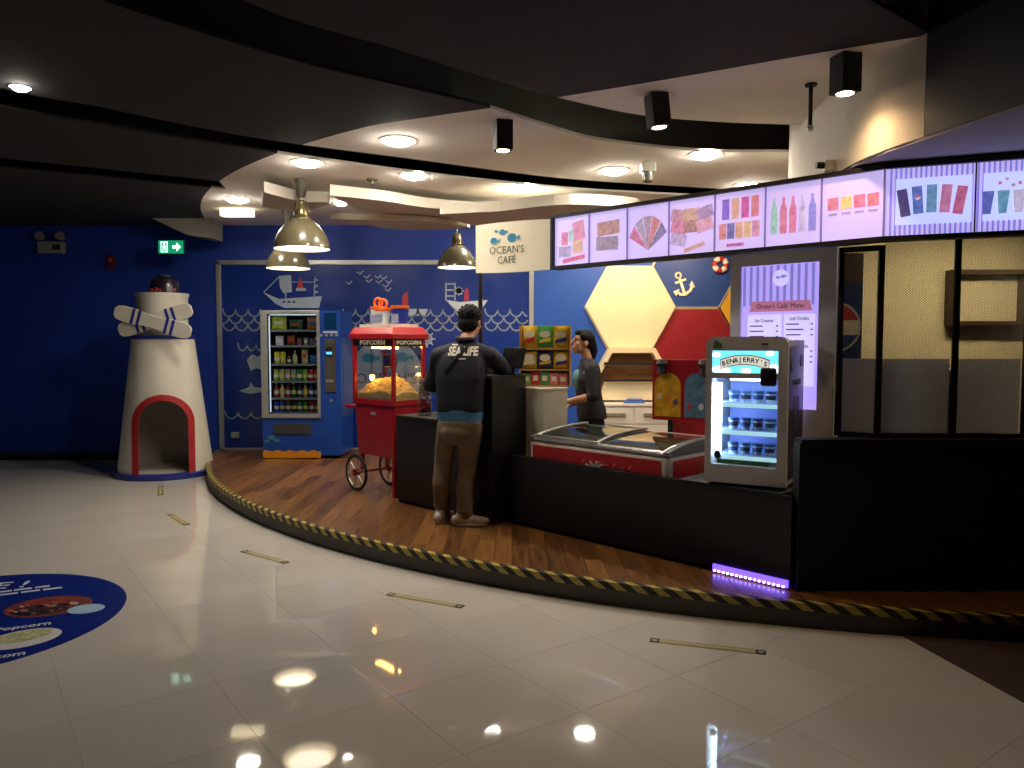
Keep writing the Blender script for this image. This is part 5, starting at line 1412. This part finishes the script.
# ------------------------------------------------------------------ floor decal and distance markers
dc = Vector((-3.185, 4.311)); drr = .882
dec = thing('floor_decal', 'round blue food advertisement stuck on the tiled floor', 'floor sticker', (dc.x, dc.y, 0))
MB().poly(arc((0, 0), drr, 0, 2 * PI * .9999, 64)[:-1], .0005, .002).build('disc', M('decal_blue', '152a80', rough=.25, var=.12, scale=2), dec)
def gd(x, y): p = G(x, y, .002); return (p.x - dc.x, p.y - dc.y)
def ellg(name, x, y, rx, ry, mat, z, tilt=0.0):
    pts = []
    for i in range(28):
        a = 2 * PI * i / 28; u, v = rx * math.cos(a), ry * math.sin(a)
        pts.append(gd(x + u, y + v - u * tilt))
    return MB().poly(pts, .002, .002 + z).build(name, mat, dec)
ellg('pancake_picture', 48, 606.5, 45, 9.5, M('decal_red_brown', '7a2a22', var=.5, scale=14), .0006, .12)
ellg('berry_picture', 40, 610, 30, 5, M('decal_dark_berry', '2a1420', var=.9, scale=30), .001, .1)
ellg('price_badge', 86, 609, 19, 4.4, M('decal_pale_blue', '9fc4e0'), .0014, .12)
ellg('plate_picture', 22, 639, 40, 8.5, M('decal_white', 'cfd0d4', var=.1), .0006, .18)
ellg('popcorn_picture', 22, 636.5, 32, 5, M('decal_popcorn', 'b8b88a', var=.5, scale=30), .001, .18)
m_dt = M('decal_text', 'd0d4e0')
def gtext(body, x, y, x2, y2, size, width=None):
    a, b = G(x, y, .003), G(x2, y2, .003); r = (b - a).normalized(); upv = Vector((-r.y, r.x, 0))
    text(body, 'decal_lettering', m_dt, dec, (a + b) / 2, r, upv, size, .0006, world=True, bold=.002, width=width)
gtext('E !', -8, 586.5, 30, 584, .2, None)
for (xa, ya, xb, yb) in ((0, 592, 12, 590.5), (14, 590.2, 32, 588), (35, 587.6, 50, 585.8), (0, 595, 18, 592.8), (21, 592.4, 40, 590), (43, 589.7, 62, 587.4)):
    MB().poly([gd(xa, ya - .7), gd(xb, yb - .7), gd(xb, yb + .7), gd(xa, ya + .7)], .002, .0026).build('fine_print_line', m_dt, dec)
rn = random.Random(11)
for k in range(26):
    a_ = rn.uniform(0, 2 * PI); d_2 = rn.uniform(.1, .9); bx_, by_ = 44 + 38 * d_2 * math.cos(a_), 607 + 7 * d_2 * math.sin(a_)
    by_ -= (bx_ - 44) * .12; sz = rn.uniform(1.2, 3.2); cc_ = rn.choice(['1c0f14', '1c0f14', '8f3a30', 'b06a5a', 'c8b8b0', '5a1a1e'])
    MB().poly([gd(bx_ + sz * 1.5 * math.cos(i * PI / 5), by_ + sz * .45 * math.sin(i * PI / 5)) for i in range(10)], .003, .0034 + .00002 * k).build('fruit_picture', M('decal_' + cc_, cc_, rough=.3), dec)
gtext('Popcorn', 4, 629, 42, 624, .08, None)
gtext('.com', -4, 657, 20, 653.5, .08, None)
MK = [((160.5, 486.5), (160.5, 495), 'short yellow floor strip nearest the lighthouse'), ((170, 514.5), (187, 525), 'yellow floor strip second from the lighthouse'), ((243, 551), (287, 563), 'yellow floor strip in front of the popcorn cart'),
      ((388, 594), (463, 607), 'long yellow floor strip below the standing man'), ((650, 640), (766, 653), 'long yellow floor strip nearest the camera, right of centre')]
for a, b, lab in MK:
    A, B = G(*a), G(*b); L_ = (B - A).length; o = thing('floor_marker', lab, 'floor marker', (A + B) / 2, math.atan2(B.y - A.y, B.x - A.x), 'yellow distance strips on the floor')
    o.location.z = 0
    wd = .028 if L_ > .4 else .035
    MB().box(-L_ / 2 + .05, L_ / 2 - .05, -wd, wd, .0005, .002).build('strip', M('marker_yellow', '9a8a3a', rough=.4), o)
    MB().box(-L_ / 2 + .05, L_ / 2 - .05, -wd * .45, wd * .45, .002, .0026).build('inner_strip', M('marker_pale', 'b5ac8a', rough=.4), o)
    for sx in (-1, 1):
        e = MB().box(sx * (L_ / 2 - .025) - .025, sx * (L_ / 2 - .025) + .025, -wd, wd, .0005, .0022).build('end_block', M('marker_black', '1c1a16', rough=.4), o)
        MB().box(sx * (L_ / 2 - .025) - .012, sx * (L_ / 2 - .025) + .012, -wd * .4, wd * .4, .0022, .0028).build('end_mark', MATS['marker_pale'], e)

# ------------------------------------------------------------------ people
m_skin = M('skin', 'b98a6a', rough=.55, var=.05)
m_hair = M('black_hair', '0c0908', rough=.7, spec=.25, var=.3, scale=60, bump=.6)
def rotz(a): return Matrix.Rotation(a, 3, 'Z')
def head(mb, c, yaw, s=1.0, pitch=0.0):
    """skull, jaw, nose, ears; facing local -Y turned by yaw"""
    R = Matrix.Rotation(yaw, 3, 'Z') @ Matrix.Rotation(pitch, 3, 'X'); c = Vector(c)
    def at(x, y, z): return c + R @ Vector((x * s, y * s, z * s))
    mb.ell(at(0, .008, .03), (.074 * s, .094 * s, .088 * s), R)
    mb.ell(at(0, -.028, -.045), (.056 * s, .062 * s, .062 * s), R)
    mb.ell(at(0, -.055, -.088), (.03 * s, .028 * s, .022 * s), R)
    mb.chain([(at(0, -.088, .022), .009 * s), (at(0, -.106, -.018), .014 * s)], 8)
    mb.ell(at(0, -.084, -.056), (.024 * s, .014 * s, .008 * s), R); mb.ell(at(0, -.083, -.068), (.022 * s, .013 * s, .008 * s), R)
    for sx in (-1, 1):
        mb.ell(at(sx * .074, .012, -.005), (.01 * s, .02 * s, .031 * s), R)
        mb.ell(at(sx * .03, -.08, .03), (.024 * s, .01 * s, .008 * s), R)
        mb.ell(at(sx * .04, -.055, -.02), (.025 * s, .028 * s, .022 * s), R)
    return at
def hand(mb, wrist, d, up, s=1.0, curl=.5, thumb=1):
    """palm plus five bent fingers; d = pointing direction, up = back of the hand"""
    d = Vector(d).normalized(); up = Vector(up); up = (up - d * up.dot(d)).normalized(); sd = d.cross(up) * thumb
    w = Vector(wrist)
    for t in (.25, .5, .75, 1.0): mb.ell(w + d * .085 * s * t, (.028 * s, .028 * s, .014 * s) if False else .02 * s, n=10, k=6)
    for k in (-1, 1): mb.chain([(w + d * .02 * s + sd * .012 * k * s, .017 * s), (w + d * .085 * s + sd * .024 * k * s, .014 * s)], 8)
    for i, (o, l) in enumerate(((-.031, .062), (-.011, .078), (.01, .082), (.031, .074))):
        b = w + d * .09 * s + sd * o * s; p1 = b + (d * math.cos(curl * .5) - up * math.sin(curl * .5)) * l * .45 * s
        p2 = p1 + (d * math.cos(curl * 1.3) - up * math.sin(curl * 1.3)) * l * .32 * s; p3 = p2 + (d * math.cos(curl * 2) - up * math.sin(curl * 2)) * l * .23 * s
        mb.chain([(b - d * .02 * s, .0105 * s), (p1, .0095 * s), (p2, .0088 * s), (p3, .0078 * s)], 8)
    b = w + d * .03 * s + sd * .03 * s; p1 = b + (d * .6 + sd * .7 - up * .25).normalized() * .035 * s; p2 = p1 + (d * .85 + sd * .3 - up * .3).normalized() * .03 * s
    mb.chain([(w + d * .015 * s + sd * .012 * s, .014 * s), (b, .0125 * s), (p1, .011 * s), (p2, .009 * s)], 8)
def bake_text_on(body, name, mat, parent, tgt, origin, right, up, size, width=None):
    """lettering pressed onto a curved garment (world space)"""
    o = text(body, name, mat, None, origin, right, up, size, .0, bold=.004, width=width)
    me = o.data; bm = bmesh.new(); bm.from_mesh(me); bmesh.ops.triangulate(bm, faces=bm.faces[:]); bmesh.ops.subdivide_edges(bm, edges=[e for e in bm.edges if e.calc_length() > .02], cuts=1); 
    bt = bmesh.new(); bt.from_mesh(tgt.data); bt.transform(rootm(tgt)); tree = BVHTree.FromBMesh(bt); bt.free()
    n = Vector(right).normalized().cross(Vector(up).normalized())
    for v in bm.verts:
        h = tree.ray_cast(v.co + n * .4, -n)
        if h[0] is not None: v.co = h[0] + n * .004
    bm.transform(rootm(parent).inverted()); bm.to_mesh(me); bm.free(); o.parent = parent
    return o

def loft(mb, rings, ang=0.0, n=24):
    vs = []; k = len(rings)
    for (c, w, d) in rings:
        for i in range(n):
            a = 2 * PI * i / n; ca, sa = math.cos(a), math.sin(a)
            x = w * math.copysign(abs(ca) ** .8, ca); y = d * math.copysign(abs(sa) ** .8, sa)
            vs.append(Vector((c.x + x * math.cos(ang) - y * math.sin(ang), c.y + x * math.sin(ang) + y * math.cos(ang), c.z)))
    fs = [(j * n + i, j * n + (i + 1) % n, (j + 1) * n + (i + 1) % n, (j + 1) * n + i) for j in range(k - 1) for i in range(n)]
    fs += [list(range(n - 1, -1, -1)), list(range((k - 1) * n, k * n))]
    return mb.add(vs, fs)
# --- man seen from behind at the cash counter
man = thing('person', 'man in dark navy jacket and brown trousers standing at the counter, seen from behind', 'person', (-.48, 6.08, PZ))
V = Vector
Ym = 6.08
def mx(x, y, Y=Ym): return P(x, y, Y)
hipL, hipR = mx(449, 424, 6.06), mx(471, 424, 6.02)
kneeL, kneeR = mx(443, 464, 6.1), mx(467, 469, 6.05)
ankL, ankR = V((-.565, 6.12, PZ + .09)), V((-.375, 5.995, PZ + .09))
pel = mx(460, 418, 6.05); wst = mx(460, 396, 6.05); che = mx(462, 362, 6.08); nb = mx(466, 341, 6.12)
shL, shR = mx(439, 353, 6.14), mx(491, 353, 6.1)
elL, elR = mx(433, 386, 6.2), mx(505, 372, 6.2)
wrL, wrR = V((-.5, 6.45, PZ + 1.215)), V((-.12, 6.42, PZ + 1.225))
hd_c = mx(470.5, 323, 6.2)
fy = PI - .35                     # yaw: facing away and a little to the right
mb = MB()
at = head(mb, hd_c, fy, 1.06, .12)
mb.chain([(hd_c + V((0, .0, -.05)), .052), (nb, .058)])
mb.chain([(nb, .055), (che, .085), (wst, .085), (pel, .095)])
for s_, e_, w_ in ((shL, elL, wrL), (shR, elR, wrR)): mb.chain([(nb + (s_ - nb) * .4 + V((0, 0, -.06)), .04), (s_ + V((0, 0, -.03)), .045), (e_, .036), (w_, .026)])
for h_, k_, a_ in ((hipL, kneeL, ankL), (hipR, kneeR, ankR)): mb.chain([(h_, .07), (k_, .045), (a_, .032), (a_ + V((.05, .03, -.06)), .028)])
hand(mb, wrL, (.75, .6, -.05), (0, 0, 1), 1.0, .45, 1); hand(mb, wrR, (.1, .95, -.05), (0, 0, 1), 1.0, .45, -1)
body = mb.build('body', m_skin, man, world=True, remesh=.0065, sm=3)
eyes = MB()
for sx in (-1, 1): eyes.ell(at(sx * .031, -.083, .012), .011, n=10, k=6)
eyes.build('eyes', M('eye_dark', '1a1210', rough=.2), man, world=True, smooth=True)
R = Matrix.Rotation(fy, 3, 'Z') @ Matrix.Rotation(.12, 3, 'X')
mb = MB(); mb.ell(at(0, .02, .052), (.095, .104, .09), R); mb.ell(at(0, .05, -.012), (.084, .066, .075), R); mb.ell(at(0, -.04, .09), (.07, .055, .05), R)
for k in range(40):
    a = 2.4 * k; b = (k + .5) / 40
    mb.ell(at(.088 * math.cos(a) * math.sqrt(1 - b * b), .02 + .097 * math.sin(a) * math.sqrt(1 - b * b), .055 + .083 * b), .0125, n=6, k=4)
hairo = mb.build('hair', m_hair, man, world=True, remesh=.008, sm=2)
# drop hair covering the face
bm = bmesh.new(); bm.from_mesh(hairo.data); inv = (R.transposed())
rootM = rootm(man)
kill = []
for v in bm.verts:
    l = inv @ (rootM @ v.co - hd_c)
    if l.y < -.055 and l.z < .055: kill.append(v)
bmesh.ops.delete(bm, geom=kill, context='VERTS'); bm.to_mesh(hairo.data); bm.free()
m_jack = M('navy_jacket', '1a1d2a', rough=.75, var=.15, scale=14, bump=.25)
mb = MB()
hem = mx(460, 411, 6.05)
loft(mb, [(mx(466, 341, 6.12), .06, .06), (mx(465, 346, 6.12), .1, .085), (mx(464.5, 350, 6.12), .135, .105), (mx(463, 356, 6.11), .178, .122), (mx(462, 366, 6.1), .205, .136), (mx(461.5, 378, 6.08), .205, .138), (mx(461, 390, 6.07), .197, .134), (mx(460.5, 402, 6.06), .194, .134), (mx(460.5, 412, 6.06), .19, .134)], -.2)
for s_, e_, w_ in ((shL, elL, wrL), (shR, elR, wrR)): mb.chain([(nb + (s_ - nb) * .35 + V((0, 0, -.05)), .08), (s_ + V((0, 0, -.03)), .076), (s_.lerp(e_, .55), .068), (e_, .058), (e_.lerp(w_, .5), .052), (w_.lerp(e_, .08), .042)])
mb.chain([(shL.lerp(elL, .5), .066), (elL + V((-.02, -.03, .01)), .06)])
jk = mb.build('jacket', m_jack, man, world=True, remesh=.011, sm=8)
# collar ring
mb = MB(); mb.tube([nb + V((.075 * math.cos(i * PI / 10), .075 * math.sin(i * PI / 10) + .005, .022 + .01 * math.sin(i * PI / 10))) for i in range(20)], .017, 8, True)
mb.build('collar', m_jack, man, world=True, smooth=True)
mb = MB(); 
prof = [(.205, 0), (.21, .04), (.2, .1)]
z0 = mx(460, 420.5, 6.05).z
mb.lathe([(.15, z0), (.183, z0), (.187, z0 + .04), (.187, z0 + .09)], 36, (mx(460.5, 412, 6.05).x, 6.055, 0), Matrix.Rotation(-.2, 4, 'Z') @ Matrix.Diagonal(Vector((1, .7, 1, 1))))
mb.build('shirt_hem', M('blue_shirt', '4a86b4', rough=.7, bump=.2, scale=20), man, world=True, smooth=True)
m_tr = M('brown_trousers', '75654f', rough=.8, var=.25, scale=9, bump=.8)
mb = MB()
mb.ell(mx(460, 424, 6.04), (.178, .122, .1), Matrix.Rotation(-.2, 3, 'Z')); mb.ell(mx(460.5, 432, 6.03), (.175, .122, .1))
for h_, k_, a_, g in ((hipL, kneeL, ankL, 0), (hipR, kneeR, ankR, 1)):
    kk_ = k_ + V((0, .02, 0)); cf = k_.lerp(a_, .4) + V((-.01, -.015, 0))
    mb.chain([(h_ + V((0, 0, -.02)), .098), (h_.lerp(kk_, .5), .088), (kk_, .073), (cf, .071), (a_ + V((0, 0, .05)), .06), (a_ + V((0.01, 0.01, 0)), .062)])
    for t, r in ((.9, .066), (.72, .07), (.8, .071)): 
        q = k_.lerp(a_, t); mb.tube([q + V((.062 * math.cos(i * PI / 6), .062 * math.sin(i * PI / 6), .012 * math.sin(i * 1.1 + t * 9))) for i in range(12)], .011, 6, True)
    for t in (-.12, .06): 
        q = kk_ + (a_ - k_) * t; mb.tube([q + V((.071 * math.cos(i * PI / 6), .071 * math.sin(i * PI / 6), .02 * math.cos(i * PI / 6 + g))) for i in range(12)], .009, 6, True)
mb.build('trousers', m_tr, man, world=True, remesh=.011, sm=5)
m_shoe = M('grey_shoe', 'd4cfc4', rough=.6, var=.15, scale=30)
def shoe(a, d, parent):
    d = V((d[0], d[1], 0)).normalized(); s = V((d.y, -d.x, 0)); mb = MB(); b = V((a.x, a.y, PZ))
    ps = [(-.075, .034, .05), (-.03, .038, .06), (.05, .04, .052), (.12, .042, .04), (.165, .034, .033)]
    for u, w, h in ps: mb.ell(b + d * u + V((0, 0, h * .75 + .012)), (w, w, h * .75))
    for i in range(len(ps) - 1):
        for t in (.25, .5, .75):
            u, w, h = [ps[i][j] * (1 - t) + ps[i + 1][j] * t for j in range(3)]; mb.ell(b + d * u + V((0, 0, h * .75 + .012)), (w, w, h * .75))
    mb.chain([(b + d * -.03 + V((0, 0, .06)), .044), (b + d * -.025 + V((0, 0, .1)), .043)])
    o = mb.build('shoe', m_shoe, parent, world=True, remesh=.007, sm=4)
    out = []
    for i in range(24):
        t = 2 * PI * i / 24; u = .045 + .135 * math.cos(t); w = .05 * math.sin(t) * (1 + .1 * math.cos(t)); out.append(b + d * u + s * w)
    MB().poly([(p.x, p.y) for p in out], PZ + .001, PZ + .022).build('sole', M('shoe_sole', 'd0ccc0', rough=.6), o, world=True, bevel=.004)
shoe(ankL, (.35, .9), man); shoe(ankR, (.97, .04), man)
# strap and lettering on the back
bt = bmesh.new(); bt.from_mesh(jk.data); bt.transform(rootm(jk)); tree = BVHTree.FromBMesh(bt); bt.free()
def onback(x, y):
    r = ray(x, y); h = tree.ray_cast(V((0, 0, CAMH)), r.normalized()); return h[0] if h[0] is not None else P(x, y, 5.95)
st = [onback(470.5 + (446 - 470.5) * t, 344 + (374 - 344) * t) for t in [i / 14 for i in range(15)]]
st = [p + V((0, -.006, 0)) for p in st]
mb = MB(); vs = []
for p in st: vs += [p + V((-.016, 0, .012)), p + V((.016, 0, -.012))]
mb.add(vs, [(2 * i, 2 * i + 1, 2 * i + 3, 2 * i + 2) for i in range(len(st) - 1)])
o = mb.build('shoulder_strap', M('strap_black', '0e0e10', rough=.6), man, world=True)
o.modifiers.new('solid', 'SOLIDIFY').thickness = .006
m_jt = M('jacket_print', 'd8d2c4', rough=.6)
rt = V((.985, -.17, 0))
bake_text_on('SEA LIFE', 'back_lettering', m_jt, man, jk, mx(456, 352, 5.8), rt, (0, 0, 1), .095, .235)
def backbar(x0, x1, y, h):
    n_ = 6; vs = []
    for i in range(n_ + 1):
        x = x0 + (x1 - x0) * i / n_
        for yy in (y - h, y + h): vs.append(onback(x, yy) + V((0, -.005, 0)))
    MB().add(vs, [(2 * i, 2 * i + 1, 2 * i + 3, 2 * i + 2) for i in range(n_)]).build('small_print_line', m_jt, man, world=True)
backbar(452, 458, 344.6, .7); backbar(455, 466, 358.8, .7)

# --- woman in profile behind the freezer
wom = thing('person', 'woman with black ponytail in dark jacket working behind the freezer', 'person', (.68, 7.12, PZ))
Yw = 7.12
def wx(x, y, Y=Yw): return P(x, y, Y)
hc = wx(582.5, 343, Yw); hfy = -PI / 2 + .25          # facing left
nbw = wx(587, 360); chw = wx(589, 376); wsw = wx(589, 402); plw = wx(591, 420)
mb = MB()
aw = head(mb, hc, hfy, .98, -.2)
mb.chain([(hc + V((.02, 0, -.05)), .045), (nbw, .05)]); mb.chain([(nbw, .05), (chw, .08), (wsw, .08), (plw, .095)])
sn, sf = wx(592, 369, Yw - .17), wx(592, 369, Yw + .17)
en, ef = wx(594, 396, Yw - .24), wx(588, 396, Yw + .2)
wn, wf = wx(566, 402, Yw - .2), wx(572, 404, Yw + .12)
for s_, e_, w_ in ((sn, en, wn), (sf, ef, wf)): mb.chain([(nbw + (s_ - nbw) * .5, .045), (s_, .045), (e_, .036), (e_.lerp(w_, .35), .036), (w_, .024)])
lgs = []
for sy in (-.09, .09):
    a = V((plw.x, Yw + sy, PZ + .09)); lgs.append(a)
    mb.chain([(V((plw.x, Yw + sy, plw.z - .05)), .08), (V((plw.x - .02, Yw + sy, PZ + .48)), .05), (a, .033), (a + V((-.06, 0, -.06)), .028)])
hand(mb, wn, (-.95, .1, -.3), (0, 0, 1), .9, .5, 1); hand(mb, wf, (-.95, -.1, -.3), (0, 0, 1), .9, .5, -1)
mb.build('body', m_skin, wom, world=True, remesh=.0065, sm=3)
eyes = MB()
for sx in (-1, 1): eyes.ell(aw(sx * .03, -.084, .012), (.011, .011, .006), n=10, k=6)
eyes.build('eyes', MATS['eye_dark'], wom, world=True, smooth=True)
brow = MB()
for sx in (-1, 1): brow.chain([(aw(sx * .018, -.094, .034), .004), (aw(sx * .045, -.082, .034), .003)], 6)
brow.build('eyebrows', m_hair, wom, world=True)
MB().ell(aw(0, -.094, -.062), (.019, .019, .007)).build('lips', M('lip_rose', '8f4a44', rough=.4), wom, world=True, smooth=True)
Rw = Matrix.Rotation(hfy, 3, 'Z') @ Matrix.Rotation(-.2, 3, 'X')
mb = MB(); mb.ell(aw(0, .024, .05), (.082, .092, .082), Rw); mb.ell(aw(0, .055, .005), (.072, .055, .07), Rw); mb.ell(aw(0, -.045, .085), (.06, .045, .036), Rw)
for sx in (-1, 1): mb.ell(aw(sx * .066, -.02, .055), (.018, .04, .04), Rw)
mb.chain([(aw(0, .1, .02), .035), (aw(0, .13, -.05), .034), (aw(0, .125, -.12), .03), (aw(0, .105, -.19), .018)])
hairo = mb.build('hair', m_hair, wom, world=True, remesh=.008, sm=3)
m_wj = M('charcoal_jacket', '1e1e24', rough=.7, var=.15, scale=14, bump=.25)
mb = MB()
loft(mb, [(wx(587, 358), .055, .055), (wx(588, 362), .075, .08), (wx(589, 366), .095, .13), (wx(588.5, 371), .112, .165), (wx(587, 379), .125, .18), (wx(588, 389), .117, .172), (wx(589.5, 399), .12, .172), (wx(591, 408), .135, .182), (wx(592, 418), .138, .186)])
for s_, e_, w_ in ((sn, en, wn), (sf, ef, wf)): mb.chain([(nbw + (s_ - nbw) * .4 + V((0, 0, -.03)), .075), (s_, .075), (s_.lerp(e_, .6), .066), (e_, .056), (e_.lerp(w_, .12), .052)])
mb.build('jacket', m_wj, wom, world=True, remesh=.011, sm=7)
mb = MB(); mb.ell(wx(577.5, 380, Yw - .06), (.05, .07, .1)); mb.build('teal_top', M('teal_shirt', '5f8f94', rough=.7), wom, world=True, smooth=True)
MB().box(wx(581, 371).x, wx(581, 371).x + .04, Yw - .2, Yw - .185, wx(581, 371).z - .02, wx(581, 371).z + .008).build('name_badge', M('badge_white', 'c8c8c8'), wom, world=True)
mb = MB(); mb.ell(V((plw.x, Yw, plw.z - .03)), (.13, .175, .12))
for a in lgs: mb.chain([(V((plw.x, a.y, plw.z - .08)), .1), (V((plw.x - .02, a.y, PZ + .48)), .07), (a + V((0, 0, .02)), .055)])
mb.build('trousers', M('black_trousers', '141416', rough=.8), wom, world=True, remesh=.014, sm=5)
for a in lgs: shoe(a, (-1, 0), wom)
